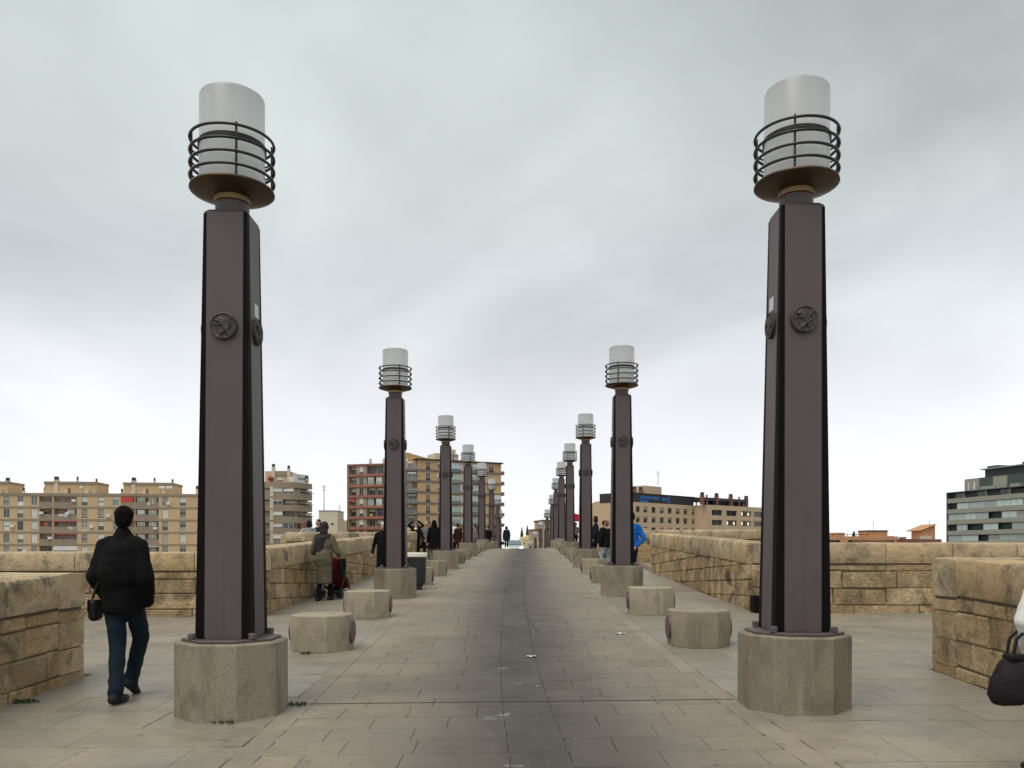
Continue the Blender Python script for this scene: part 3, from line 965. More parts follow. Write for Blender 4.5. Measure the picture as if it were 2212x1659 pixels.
weed(-2.62, 10.53, .05, 22, 'small weeds at the foot of the nearest left bollard')
def scrap(px, py, d, s_, label):
    p = at(px, py, d)
    q = MB(); n = 5; vs = []; fs = []
    for i in range(n + 1):
        for j in range(n + 1):
            x, y = (i / n - .5) * s_ * 1.7, (j / n - .5) * s_ * .8
            vs.append((p.x + x, d + y, gz(p.x, d) + .008 + abs(math.sin(7 * x / s_ + 5 * y / s_)) * s_ * .35 * random.uniform(.4, 1)))
    for i in range(n):
        for j in range(n):
            a = i * (n + 1) + j
            fs.append((a, a + 1, a + n + 2, a + n + 1))
    q.add(vs, fs); o = q.build('paper_scrap', M['paper'], recalc=False); tag(o, label, 'litter', 'scraps of litter')
scrap(1340, 1380, 12.0, .075, 'crumpled white paper scrap by the right kerb line')
scrap(1148, 1434, 10.1, .07, 'small white scrap on the dark track in mid road')
scrap(1160, 1493, 8.3, .018, 'tiny white crumb on the dark track near the cross joint')
scrap(1429, 1226, 27.0, .11, 'flat white scrap at the foot of the right parapet')
# curved dark skid mark
q = MB(); pts = [(1134, 1298, 20.0), (1134, 1312, 18.0), (1138, 1328, 16.3), (1146, 1345, 14.9), (1158, 1360, 13.8), (1163, 1364, 13.5)]
vs = []
for i, (px, py, d0) in enumerate(pts):
    d_ = d0
    for _ in range(12): d_ = -prof(d_) * FPX / (py - HY)
    x = (px - CX0) * d_ / FPX
    for e in (-.016, .016): vs.append((x + e, d_, gz(x, d_) + .005))
q.add(vs, [(2 * i, 2 * i + 1, 2 * i + 3, 2 * i + 2) for i in range(len(pts) - 1)])
q.build('skid_mark', plain('skid_rubber', (.075, .066, .06), .9), road)

# ================================================================== FAR BUILDINGS
M['brick_tan'] = render_wall('tan_brick', (.58, .42, .255), .08)
M['brick_band'] = render_wall('brown_band', (.31, .25, .185), .08)
M['beige'] = render_wall('beige_render', (.58, .43, .29), .06)
M['ochre'] = render_wall('ochre_brick', (.54, .36, .195), .08)
M['redband'] = render_wall('red_band', (.37, .15, .11), .1)
M['olive'] = render_wall('olive_brick', (.36, .285, .205), .08)
M['greyband'] = render_wall('grey_band', (.20, .18, .165), .1)
M['orange'] = render_wall('orange_brick', (.55, .30, .16), .1)
M['slate'] = render_wall('dark_slate', (.055, .052, .055), .15)
M['greenconc'] = render_wall('pale_green_concrete', (.33, .33, .275), .06)
M['white'] = render_wall('white_paint', (.72, .71, .68), .05)
M['pale'] = render_wall('pale_plaster', (.62, .54, .43), .05)
M['pane'] = glass_pane('dark_pane', (.035, .038, .042))
M['pane_g'] = glass_pane('green_pane', (.36, .44, .42), .15)
M['pane_b'] = glass_pane('blue_pane', (.115, .145, .155), .12)
M['shut'] = plain('white_shutter', (.70, .69, .64), .6, objvar=.12)
M['shut2'] = plain('grey_shutter', (.33, .32, .29), .6, objvar=.25)
M['redcloth'] = plain('red_awning', (.55, .06, .06), .8)
M['bluesign'] = plain('blue_letter', (.015, .15, .50), .5)
M['darkmetal'] = plain('dark_metal', (.03, .03, .033), .5)
M['lit'] = glow('lit_window', (1.0, .88, .62), .5)
M['slategreen'] = render_wall('slate_green', (.085, .105, .105), .12)
M['roof'] = render_wall('yellow_roof', (.52, .36, .16), .1)
M['redbrick'] = render_wall('red_brick', (.23, .11, .085), .15)

class Plane:
    """vertical plane through the picture column px at distance d, turned by ang; uv() reads picture positions off a zoomed crop"""
    def __init__(s, zoom, px, d, ang):
        s.zx, s.zy, s.zs = zoom
        s.Q = Vector(((px - CX0) * d / FPX, d))
        s.U = Vector((math.cos(R(ang)), math.sin(R(ang))))
        s.N = Vector((s.U.y, -s.U.x))            # towards the viewer
    def px(s, xz): return (s.zx + xz / s.zs) / 1.51266
    def py(s, yz): return (s.zy + yz / s.zs) / 1.51266
    def uv(s, xz, yz):
        k = (s.px(xz) - CX0) / FPX               # x = k*y
        # Q + U*u on ray x=k*y
        u = (k * s.Q.y - s.Q.x) / (s.U.x - k * s.U.y)
        y = s.Q.y + s.U.y * u
        return u, CZ + (HY - s.py(yz)) * y / FPX
    def u(s, xz): return s.uv(xz, 0)[0]
    def v(s, xz, yz): return s.uv(xz, yz)[1]
    def pt(s, u, v, w=0.0):
        p = s.Q + s.U * u + s.N * w
        return (p.x, p.y, v)
    def box(s, q, u0, u1, v0, v1, w0, w1, m=0):
        vs = [s.pt(u, v, w) for v in (v0, v1) for w in (w0, w1) for u in (u0, u1)]
        q.add(vs, [(0, 2, 3, 1), (4, 5, 7, 6), (0, 1, 5, 4), (2, 6, 7, 3), (0, 4, 6, 2), (1, 3, 7, 5)], m)
        return q
    def part(s, root, name, mat, *b):
        return s.box(MB(), *b).build(name, M[mat], root)
    def wall(s, root, mat, u0, u1, v0, v1, holes, rev=.35, name='wall', w=0.0):
        us = sorted({u0, u1, *[x for h in holes for x in h[:2] if u0 < x < u1]})
        vs_ = sorted({v0, v1, *[x for h in holes for x in h[2:4] if v0 < x < v1]})
        q = MB()
        for i in range(len(us) - 1):
            for j in range(len(vs_) - 1):
                a, b = (us[i] + us[i + 1]) / 2, (vs_[j] + vs_[j + 1]) / 2
                if any(h[0] < a < h[1] and h[2] < b < h[3] for h in holes): continue
                q.add([s.pt(us[i], vs_[j], w), s.pt(us[i + 1], vs_[j], w), s.pt(us[i + 1], vs_[j + 1], w), s.pt(us[i], vs_[j + 1], w)], [(0, 1, 2, 3)])
        for h in holes:
            a, b, c, d_ = max(h[0], u0), min(h[1], u1), max(h[2], v0), min(h[3], v1)
            f = [s.pt(a, c, w), s.pt(b, c, w), s.pt(b, d_, w), s.pt(a, d_, w)]
            g = [s.pt(a, c, w - rev), s.pt(b, c, w - rev), s.pt(b, d_, w - rev), s.pt(a, d_, w - rev)]
            q.add(f + g, [(0, 1, 5, 4), (1, 2, 6, 5), (2, 3, 7, 6), (3, 0, 4, 7)])
        return q.build(name, M[mat], root, recalc=False)
    def window(s, root, u0, u1, v0, v1, shut=0.0, w=-.16, frame='shut', pane='pane', mull=True, smat='shut', low=0.0):
        """frame > pane, shutter; hangs in an opening"""
        q = MB(); t = .07
        s.box(q, u0, u0 + t, v0, v1, w - .03, w + .05); s.box(q, u1 - t, u1, v0, v1, w - .03, w + .05)
        s.box(q, u0 + t, u1 - t, v0, v0 + t, w - .03, w + .05); s.box(q, u0 + t, u1 - t, v1 - t, v1, w - .03, w + .05)
        if mull: s.box(q, (u0 + u1) / 2 - .04, (u0 + u1) / 2 + .04, v0 + t, v1 - t, w - .03, w + .04)
        f = q.build('window', M[frame], root)
        s.box(MB(), u0 + t, u1 - t, v0 + t, v1 - t, w - .02, w).build('pane', M[pane], f)
        if shut > 0.02:
            s.box(MB(), u0 + t, u1 - t, v1 - t - (v1 - v0 - 2 * t) * shut, v1 - t, w + .01, w + .035).build('shutter', M[smat], f)
        if low > 0:
            s.box(MB(), u0 + t, u1 - t, v0 + t, v0 + t + (v1 - v0) * low, w + .01, w + .035).build('lower_panel', M[smat], f)
        return f
def chimney(pl, root, u, v, h, wd=.5, w=-3, cap='darkmetal', mat='pale'):
    c = pl.part(root, 'chimney', mat, u - wd / 2, u + wd / 2, v, v + h, w - wd, w)
    pl.box(MB(), u - wd * .42, u + wd * .42, v + h, v + h + .75, w - wd * .9, w - .05).build('chimney_cowl', M[cap], c)
def mast(px, py0, py1, d, label, r_=.06):
    a, b = at(px, py0, d), at(px, py1, d)
    root = empty('antenna_mast', a, 0, label, 'antenna')
    MB().tube([a, b], [r_, r_ * .6], 6).build('pole', M['darkmetal'], root)
    for i in range(4):
        z = b.z - .3 - i * .35; L = .9 - .12 * i
        MB().tube([(b.x - L / 2, b.y, z), (b.x + L / 2, b.y, z)], r_ * .5, 5).build('crossbar', M['darkmetal'], root)

# ---------- A: long brown brick block on the left
A = Plane((0, 1500, 3.16), 200, 195, 6)
ZG = ZB + .01
def bldg(pl, label, x0z, x1z, ytopz, depth, mat, inner, name='apartment_block'):
    u0, v1 = pl.uv(x0z, ytopz); u1 = pl.u(x1z)
    root = empty(name, pl.pt((u0 + u1) / 2, ZG, -depth / 2), 0, label, 'building')
    pl.box(MB(), u0 + .05, u1 - .05, ZG, v1 - .05, -depth, -inner).build('body', M[mat], root)
    return root, u0, u1, v1
rA, u0, u1, vt = bldg(A, 'long brown brick apartment block behind the man in black', -560, 2500, 345, 14, 'brick_tan', 1.45)
pit = 128 / 3.16 / 1.51266 * 195 / FPX
zt = A.v(900, 362)
wx = [(35, 97), (180, 240), (322, 383), (842, 903), (1012, 1072), (1165, 1225), (1675, 1735), (1858, 1918), (2045, 2105), (2180, 2240), (-110, -48), (-255, -195), (-400, -340)]
bxs = [(405, 540), (555, 792), (1250, 1388), (1396, 1637), (-560, -440), (2300, 2440)]
holes = []
vtop = [A.v(900, 388 + 128 * k) for k in range(10)]
shutA = {}
for k, vv in enumerate(vtop):
    for a, b in wx: holes.append((A.u(a), A.u(b), vv - 2.12, vv))
    for a, b in bxs: holes.append((A.u(a), A.u(b), vv - 2.35, vv + .05))
A.wall(rA, 'brick_tan', u0, u1, ZG, vt, holes, rev=1.4)
for k in range(10):
    vv = vtop[k]
    A.part(rA, 'floor_band', 'brick_band', u0, u1, vv - 2.80, vv - 2.36, .0, .06)
    for i, (a, b) in enumerate(wx):
        if k > 5: continue
        s_ = random.choice([0, .25, .5, .5, .6, .9, 1.0, 0]); st = random.choice(['shut', 'shut', 'shut2'])
        A.window(rA, A.u(a), A.u(b), vv - 2.12, vv, s_, smat=st, frame=random.choice(['shut', 'shut2', 'shut2']), pane=random.choice(['pane', 'pane', 'pane_b']), low=random.choice([0, 0, .35]))
    for i, (a, b) in enumerate(bxs):
        if k > 5: continue
        ua, ub = A.u(a), A.u(b)
        A.part(rA, 'balcony_parapet', 'brick_band', ua, ub, vv - 2.37, vv - 1.25, -.12, .05)
        A.part(rA, 'balcony_rail', 'darkmetal', ua + .05, ub - .05, vv - 1.2, vv - 1.14, -.08, -.02)
        n = 2 if b - a > 180 else 1
        for j in range(n):
            wa = ua + (ub - ua) * (j + .18) / n; wb = ua + (ub - ua) * (j + .8) / n
            glazed = (i in (3,) and k != 9) or random.random() < .15
            A.window(rA, wa, wb, vv - 2.2, vv - .15, random.choice([0, .3, .6, .8]), w=-.1 if glazed else -1.2, frame='shut', smat='shut2', pane='pane_g' if glazed else 'pane')
        if i == 2 and k == 0: A.part(rA, 'awning', 'redcloth', ua + .1, ub - .3, vv - 1.3, vv, .0, .05)
        if i == 1 and k in (2, 3): A.part(rA, 'awning', 'redcloth', ua, ub, vv - .12, vv + .02, .0, .3)
        if i == 0 and k == 2: A.part(rA, 'hung_cloth', 'redcloth', ua + 1.2, ua + 1.8, vv - 1.2, vv - .3, -.05, .0)
        if i == 1 and k == 4: A.part(rA, 'awning', 'white', ua, ub, vv - 1.0, vv, -.02, .04)
        if i == 3 and k == 4: A.part(rA, 'awning', 'white', ua, ub, vv - .15, vv, .0, .4)
A.part(rA, 'roof_band', 'brick_band', u0 - .1, u1 + .1, vt - .62, vt + .03, -.3, .12)
for (a, b, yt) in ((415, 955, 225), (1240, 1755, 235), (-420, 36, 222)):
    ua, ub, vb = A.u(a), A.u(b), A.v((a + b) / 2, yt)
    ph = A.part(rA, 'penthouse', 'brick_tan', ua, ub, vt - .3, vb - .55, -10, -2.2)
    A.box(MB(), ua - .1, ub + .1, vb - .56, vb, -10.1, -2.0).build('roof_edge', M['brick_band'], ph)
    A.box(MB(), ua + (ub - ua) * .46, ua + (ub - ua) * .5, vt, vt + 1.35, -2.19, -2.1).build('door', M['redbrick'], ph)
    A.box(MB(), ua + (ub - ua) * .38, ua + (ub - ua) * .455, vt + .1, vt + .8, -2.19, -2.0).build('water_tank', M['pale'], ph)
    A.box(MB(), ua + (ub - ua) * .79, ua + (ub - ua) * .87, vt, vt + 1.0, -2.19, -1.7).build('roof_box', M['pale'], ph)
for xz, yb, yt, wd in ((537, 345, 205, .95), (750, 225, 205, .4), (948, 340, 225, .4), (15, 340, 215, .8), (185, 340, 318, .45), (1346, 350, 215, .95), (1557, 235, 215, .4), (1745, 350, 230, .4), (1215, 350, 330, .45), (2000, 355, 300, .5), (405, 340, 315, .4)):
    uu = A.u(xz); va = A.v(xz, max(yb, yt + 1)); vb = A.v(xz, yt)
    chimney(A, rA, uu, va - .4, vb - va + .4, wd, w=-2.0 if wd > .9 else -2.6)
for xz in (808, 1634, 1664, 1710, 1740):
    p = A.pt(A.u(xz), A.v(xz, 290), -1.6)
    MB().sphere(p, (.42, .08, .42), seg=12, rings=6).build('satellite_dish', M['shut'], rA, smooth=True)

for k_, xz in ((0, 765), (1, 430), (2, 1605), (3, 1480), (3, 520), (1, 1120), (2, 950), (4, 260), (0, 1740), (2, 130), (1, 700), (4, 1330)):
    vv = vtop[k_] - random.uniform(.9, 1.6); uu = A.u(xz)
    A.part(rA, 'air_conditioner', 'white', uu - .45, uu + .45, vv - .3, vv + .3, .06, .38)
for k_, xz, mt in ((1, 610, 'white'), (2, 700, 'shut2'), (3, 1300, 'white'), (0, 1500, 'shut2'), (4, 450, 'redcloth')):
    uu = A.u(xz); vv = vtop[k_] - 1.2
    for j in range(4):
        A.part(rA, 'laundry', random.choice(['white', mt, 'pane_b', 'pale']), uu + j * .55, uu + j * .55 + .42, vv - random.uniform(.5, .9), vv, .07, .1)
# ---------- B: corner block with sweeping balcony bands
B = Plane((850, 1480, 5.53), 600, 207, 0)
B2 = Plane((850, 1480, 5.53), B.px(640), 207, 62)
rB = empty('apartment_block', B.pt(B.u(300), ZG, -6), 0, 'corner apartment block with sweeping brown balcony bands and rooftop sign', 'building')
uL, uC = B.u(-380), B.u(640)
uR = B2.u(940)
def poly_pts(off):
    p = [B.pt(uL, 0, off)[:2], B.pt(uC - 2.2, 0, off)[:2]]
    for t in (.25, .5, .75):
        a = Vector(B.pt(uC - 2.2, 0, off)[:2]); c = Vector(B.pt(uC, 0, off)[:2]); b = Vector(B2.pt(2.2, 0, off)[:2])
        q_ = a * (1 - t) ** 2 + c * 2 * t * (1 - t) + b * t ** 2
        p.append((q_.x, q_.y))
    p += [B2.pt(2.2, 0, off)[:2], B2.pt(uR, 0, off)[:2]]
    return p
def band(root, name, mat, off, v0, v1, th=.25, slab_in=None):
    o_, i_ = poly_pts(off), poly_pts(off - th)
    n = len(o_); q = MB()
    vs = [(x, y, v0) for x, y in o_] + [(x, y, v1) for x, y in o_] + [(x, y, v1) for x, y in i_] + [(x, y, v0) for x, y in i_]
    fs = []
    for i in range(n - 1):
        for k in range(4):
            l = (k + 1) % 4
            fs.append((k * n + i, k * n + i + 1, l * n + i + 1, l * n + i))
    fs += [(0, n, 2 * n, 3 * n), (n - 1, 2 * n - 1, 3 * n - 1, 4 * n - 1)]
    q.add(vs, fs)
    return q.build(name, M[mat], root)
def body_poly(root, mat, off, v0, v1, name):
    p = poly_pts(off)
    p2 = [B2.pt(uR, 0, -12)[:2], B.pt(uL, 0, -14)[:2]]
    pts = p + p2; n = len(pts); q = MB()
    q.add([(x, y, v0) for x, y in pts] + [(x, y, v1) for x, y in pts], [tuple(range(n)), tuple(range(2 * n - 1, n - 1, -1))] + [(i, (i + 1) % n, n + (i + 1) % n, n + i) for i in range(n)])
    return q.build(name, M[mat], root)
bz = [(530, 632), (722, 842), (938, 1052), (1148, 1268), (1362, 1462), (1575, 1680), (1790, 1890), (2000, 2100), (2210, 2310)]
body_poly(rB, 'brick_tan', -1.5, ZG, B.v(400, 620), 'body')
for i, (a, b) in enumerate(bz):
    band(rB, 'balcony_band', 'brick_band', .0, B.v(400, b), B.v(400, a), .25)
    band(rB, 'balcony_slab', 'brick_band', -.2, B.v(400, b) + .02, B.v(400, b) + .3, 1.35)
    if i + 1 < len(bz) and i < 5:
        vt_, vb_ = B.v(400, b), B.v(400, bz[i + 1][0])
        B.part(rB, 'pier', 'pale', B.u(178), B.u(236), vb_ - .9, vt_ + .3, -1.4, .06)
        B.window(rB, B.u(236), B.u(400), vb_ - .05, vt_ - .02, .75 if i != 1 else .2, w=-.15, smat='shut', pane='pane', mull=True)
        for (a2, b2, sh, gl) in ((420, 600, random.choice([0, .4]), i in (0, 3)), (30, 170, .6, False), (-150, 0, .5, False)):
            B.window(rB, B.u(a2), B.u(b2), vb_ - .6, vt_ - .15, sh, w=-.2 if gl else -1.38, pane='pane', frame='shut' if gl else 'shut2')
        if i == 0: B.part(rB, 'lamp_glow_panel', 'lit', B.u(468), B.u(555), vb_ + .25, vb_ + .85, -.5, -.45)
        B2.window(rB, 1.0, 3.2, vb_ - .6, vt_ - .15, random.choice([0, .8]), w=-1.38, frame='shut2')
        B2.window(rB, 5.0, 7.5, vb_ - .6, vt_ - .15, random.choice([.5, .8]), w=-1.38, frame='shut2')
        B2.part(rB, 'balcony_rail', 'darkmetal', uR - 3.2, uR + .3, vb_ + .2, vb_ + .32, -1.4, .25)
vtB = B.v(400, 530)
B.part(rB, 'penthouse', 'beige', B.u(60), B.u(508), vtB - .2, B.v(300, 320), -9, -1.3)
B.part(rB, 'penthouse_band', 'brick_band', B.u(236), B.u(470), B.v(300, 400), B.v(300, 318), -1.4, -1.05)
B.window(rB, B.u(285), B.u(380), B.v(300, 515), B.v(300, 445), .5, w=-1.22, smat='shut')
chimney(B, rB, B.u(216), vtB, B.v(216, 245) - vtB, .75, w=-.9, mat='pale')
chimney(B, rB, B.u(494), vtB, B.v(494, 275) - vtB, .65, w=-.9, mat='pale')
p = B.pt(B.u(180), B.v(180, 462), -.6)
MB().sphere(p, (.7, .2, .75), seg=16, rings=10).build('red_disc', M['redcloth'], rB, smooth=True)
B.part(rB, 'disc_bar', 'slate', B.u(130), B.u(238), B.v(180, 470), B.v(180, 452), -.6, -.25)
# rooftop sign: pale panel, dark script strokes, round emblem
sg = empty('rooftop_sign', B2.pt(4, vtB, -.3), 0, 'pale rooftop advertising panel with dark script and round emblem', 'sign')
B.part(sg, 'panel', 'white', B.u(515), uC - .3, B.v(560, 522), B.v(560, 425), -.6, -.45)
B2.part(sg, 'panel', 'white', -.2, uR - .8, vtB + .05, vtB + 2.2, -.6, -.45)
for i in range(7):
    uu = uR * (.24 + i * .055)
    h0 = .35 if i else .9
    B2.part(sg, 'script_stroke', 'greyband', uu, uu + uR * .034, vtB + .75, vtB + .85 + h0 + random.uniform(0, .25), -.44, -.42)
for nm, mt, vv_, rr_, ww_ in (('emblem', 'slate', 1.15, .85, -.42), ('emblem_centre', 'white', 1.0, .42, -.40)):
    uc = uR * .74
    vs = [B2.pt(uc, vtB + vv_, ww_)] + [B2.pt(uc + rr_ * .9 * math.cos(t), vtB + vv_ + rr_ * math.sin(t), ww_) for t in np.linspace(0, 2 * math.pi, 17)[:-1]]
    vs += [B2.pt(uc + rr_ * .9 * math.cos(t), vtB + vv_ + rr_ * math.sin(t), ww_ - .05) for t in np.linspace(0, 2 * math.pi, 17)[:-1]]
    MB().add(vs, [(0, 1 + i, 1 + (i + 1) % 16) for i in range(16)] + [(1 + i, 17 + i, 17 + (i + 1) % 16, 1 + (i + 1) % 16) for i in range(16)]).build(nm, M[mt], sg)

# ---------- small pale block and masts in the gap
K = Plane((850, 1480, 5.53), B.px(1230), 190, 0)
rK = empty('plant_block', K.pt(K.u(1230), ZG, -4), 0, 'small pale windowless block between the two apartment blocks', 'building')
K.part(rK, 'body', 'pale', K.u(1060), K.u(1398), ZG, K.v(1230, 1050), -7, 0)
K.part(rK, 'roof_edge', 'greyband', K.u(1050), K.u(1405), K.v(1230, 1050), K.v(1230, 1038), -7.1, .1)
K.part(rK, 'annex', 'pale', K.u(1398), K.u(1425), ZG, K.v(1230, 1180), -6, -1)
MB().sphere(K.pt(K.u(1305), K.v(1305, 1285), 0), (.32, .06, .3)).build('vent', M['darkmetal'], rK)
mast(K.px(1155), K.py(1045), K.py(580), 190, 'thin antenna mast on the small pale block', .10)
mast(K.px(1437), K.py(1380), K.py(935), 210, 'thin pale antenna mast left of the red banded block', .06)

# ---------- C: red banded block
C = Plane((1100, 1430, 3.814), 780, 231, -14)
rC, u0, u1, vt = bldg(C, 'apartment block with brick red floor bands behind the second left lamp', 142, 640, 345, 13, 'olive', 1.3)
pit = 132.5
holes = []
rows = [C.v(350, 352 + pit * k) for k in range(10)]
cols = [(152, 245, 'bal'), (281, 331, 'win'), (375, 585, 'bal')]
for k, vv in enumerate(rows):
    nx = rows[k + 1] if k < 9 else vv - 3
    for a, b, t in cols:
        holes.append((C.u(a), C.u(b), nx + (.75 if t == 'bal' else .35), vv - .12))
C.wall(rC, 'olive', u0, u1, ZG, vt, holes, rev=1.25)
C.part(rC, 'roof_slab', 'redband', u0 - .2, u1 + .2, vt - .1, vt + .25, -12.8, .3)
C.part(rC, 'corner_pier', 'slate', u0 - .25, u0 + .02, ZG, vt, -.8, .06)
for k in range(6):
    vv, nx = rows[k], rows[k + 1]
    for a, b in ((148, 245), (375, 590), (245, 375)):
        C.part(rC, 'floor_band', 'redband', C.u(a), C.u(b), nx + .05, nx + .72, .0, .14 if b - a < 200 and a != 245 else .3)
    for j, (a, b, t) in enumerate(cols):
        lo, hi = nx + (.75 if t == 'bal' else .35), vv - .12
        if t == 'win':
            C.window(rC, C.u(a), C.u(b), lo, hi, random.choice([.0, .5, .6, .2]), w=-.2, pane='pane_b' if k == 3 else 'pane', smat='shut')
            C.part(rC, 'sill_panel', 'slate', C.u(a), C.u(b), lo, lo + .45, -.15, .02)
        else:
            n = 2 if j == 2 else 1
            for i in range(n):
                ua = C.u(a) + (C.u(b) - C.u(a)) * (i + .12) / n; ub = C.u(a) + (C.u(b) - C.u(a)) * (i + .82) / n
                gl = (j == 2 and k in (1, 3))
                C.window(rC, ua, ub, lo, hi - .1, random.choice([0, .3, .55]), w=-.1 if gl else -1.18, pane='pane_g' if gl else 'pane', frame='shut' if gl or random.random() < .5 else 'shut2')
            C.part(rC, 'balcony_rail', 'shut2' if k % 2 else 'darkmetal', C.u(a) + .05, C.u(b) - .05, lo + .25, lo + .32, .02, .07)
    if k == 3: C.part(rC, 'awning', 'redcloth', C.u(155), C.u(225), vv - 1.0, vv - .3, -.05, .03)
    if k == 4: C.part(rC, 'hung_cloth', 'roof', C.u(415), C.u(455), nx + .85, nx + 1.4, .05, .1)
for xz in (343, 512): chimney(C, rC, C.u(xz), vt + .2, 1.2, .6, w=-4, mat='pale', cap='pale')
C.part(rC, 'side_annex', 'beige', C.u(72), C.u(140), ZG, C.v(100, 1030), -8, -1.0)

# ---------- D: tan stepped block with grey bands
D0 = Plane((1100, 1430, 3.814), 890, 226, 0)
D = Plane((1100, 1430, 3.814), C.px(1010), 226, 27)
rD, u0, u1, vt = bldg(D, 'ochre apartment block with dark grey floor bands behind the left lamp row', 1005, 2050, 272, 14, 'ochre', 1.3)
pitD = 136.5
rows = [D.v(1010, 280 + pitD * k) for k in range(11)]
cols = [(1112, 1168, 'win'), (1256, 1300, 'win'), (1430, 1535, 'glz'), (1541, 1570, 'wht'), (1580, 1680, 'win'), (1690, 1765, 'glz'), (1800, 1855, 'win'), (1897, 1958, 'win')]
holes = []
for k in range(10):
    for a, b, t in cols:
        holes.append((D.u(a), D.u(b), rows[k + 1] + .75, rows[k] - .3))
D.wall(rD, 'ochre', u0, u1, ZG, vt, holes, rev=1.2)
for k in range(6):
    D.part(rD, 'floor_band', 'greyband', u0, u1 + .2, rows[k + 1] + .05, rows[k + 1] + .58, 0, .16)
    for a, b, t in cols:
        lo, hi = rows[k + 1] + .75, rows[k] - .3
        if t == 'wht': D.window(rD, D.u(a), D.u(b), lo, hi, 1.0, w=-.1, smat='white', mull=False)
        elif t == 'glz':
            D.window(rD, D.u(a), D.u(b), lo, hi, random.choice([0, 0, .4]), w=.1, pane='pane_g', frame='shut2')
            D.part(rD, 'balcony_front', 'pane_b', D.u(a) - .1, D.u(b) + .1, rows[k + 1] + .1, lo + .3, .16, .9)
        else:
            D.window(rD, D.u(a), D.u(b), lo, hi, random.choice([.2, .5, .6, 0]), w=-.1, smat=random.choice(['shut', 'shut2', 'redbrick']), low=.0)
            if (a, b) in ((1112, 1168), (1897, 1958)):
                D.part(rD, 'sill_panel', 'slate', D.u(a), D.u(b), rows[k + 1] + .6, lo + .35, -.05, .05)
    D.part(rD, 'end_balcony', 'greyband', u1 - .1, u1 + 1.2, rows[k + 1] + .05, rows[k + 1] + 1.05, -3.0, -.3)
D.part(rD, 'roof_slab', 'slate', u0 - .3, u1 + .5, vt - .05, vt + .3, -13.8, .5)
# left wing with glazed balconies
ua, ub = D0.u(760), D0.u(1008)
D0.part(rD, 'wing_body', 'ochre', ua, ub, ZG, vt - .1, -13, -1.2)
for k in range(6):
    D0.part(rD, 'wing_band', 'greyband', ua, ub + .1, rows[k + 1] + .05, rows[k + 1] + .58, -1.2, .3)
    D0.window(rD, D0.u(885), D0.u(990) if k % 2 else D0.u(935), rows[k + 1] + .6, rows[k] - .25, .2 if k != 2 else .0, w=.0 if k in (1, 2) else -1.0, pane='pane_b' if k in (1, 2) else 'pane', frame='shut')
    D0.part(rD, 'wing_rail', 'pane_b', D0.u(880), ub, rows[k + 1] + .6, rows[k + 1] + 1.35, .18, .25)
q = MB()
z0 = vt + .2
a_, b_, c_, d_ = D0.pt(D0.u(790), z0, -2), D0.pt(D0.u(1190), z0, -3), D0.pt(D0.u(1190), z0 + .2, -9), D0.pt(D0.u(790), z0 + 1.0, -9)
q.add([a_, b_, (c_[0], c_[1], z0 + .5), (d_[0], d_[1], z0 + 2.6), D0.pt(D0.u(870), z0 + 2.0, -2.1)], [(0, 1, 2, 3), (0, 1, 4), (4, 1, 2, 3), (0, 4, 3)])
q.build('sloped_roof', M['roof'], rD)
ph = D.part(rD, 'penthouse', 'pale', D.u(1262), D.u(1552), vt, D.v(1400, 190), -8, -2)
D.box(MB(), D.u(1452), D.u(1528), D.v(1400, 190), D.v(1500, 135), -7, -2.5).build('penthouse_tower', M['pale'], ph)
D.box(MB(), D.u(1424), D.u(1552), D.v(1470, 222), D.v(1470, 204), -2.05, -1.9).build('brown_beam', M['brick_band'], ph)
D.box(MB(), D.u(1480), D.u(1496), vt, D.v(1490, 170), -2.05, -1.88).build('brown_post', M['brick_band'], ph)
for xz, yz in ((985, 235), (1045, 230), (1742, 275), (1785, 275)): chimney(D, rD, D.u(xz), vt, .7, .5, w=-5, mat='redbrick')

# ---------- E: beige office block on the right with dark attic and blue lettering
E = Plane((1900, 1550, 3.568), 1385, 213, 43)
rE, u0, u1, vt = bldg(E, 'beige office block with dark attic and square windows right of the second right lamp', 560, 1475, 318, 16, 'beige', .5, 'office_block')
w9 = [(562, 600), (637, 682), (724, 771), (819, 866), (916, 962), (1008, 1054), (1103, 1147), (1192, 1236), (1288, 1330), (1374, 1416)]
top_of = [lambda x: 372 + (x - 660) * .0545, lambda x: 493 + (x - 745) * .050, lambda x: 615 + (x - 745) * .03, lambda x: 737 + (x - 745) * .01, lambda x: 860]
hts = 60
holes = []; wn_ = []
vr = [E.v(745, 372 + 4.6), E.v(745, 493), E.v(745, 615), E.v(745, 737), E.v(745, 858)]
for k in range(5):
    for a, b in w9:
        h = (E.u(a), E.u(b), vr[k] - 1.55, vr[k]); holes.append(h)
        wn_.append((h, k))
E.wall(rE, 'beige', u0, u1, ZG, vt, holes, rev=.4)
for h, k in wn_:
    if k < 3: E.window(rE, *h, random.choice([0, 0, .3, .5]), w=-.25, frame='shut2', smat='shut2', mull=False)
# dark attic
va = E.v(700, 222)
att = E.part(rE, 'attic', 'slate', E.u(560), E.u(1312), vt, vt + (va - vt), -10, -.15)
E.part(rE, 'attic_edge', 'darkmetal', E.u(560), E.u(1330), va, va + .12, -10.2, -.02)
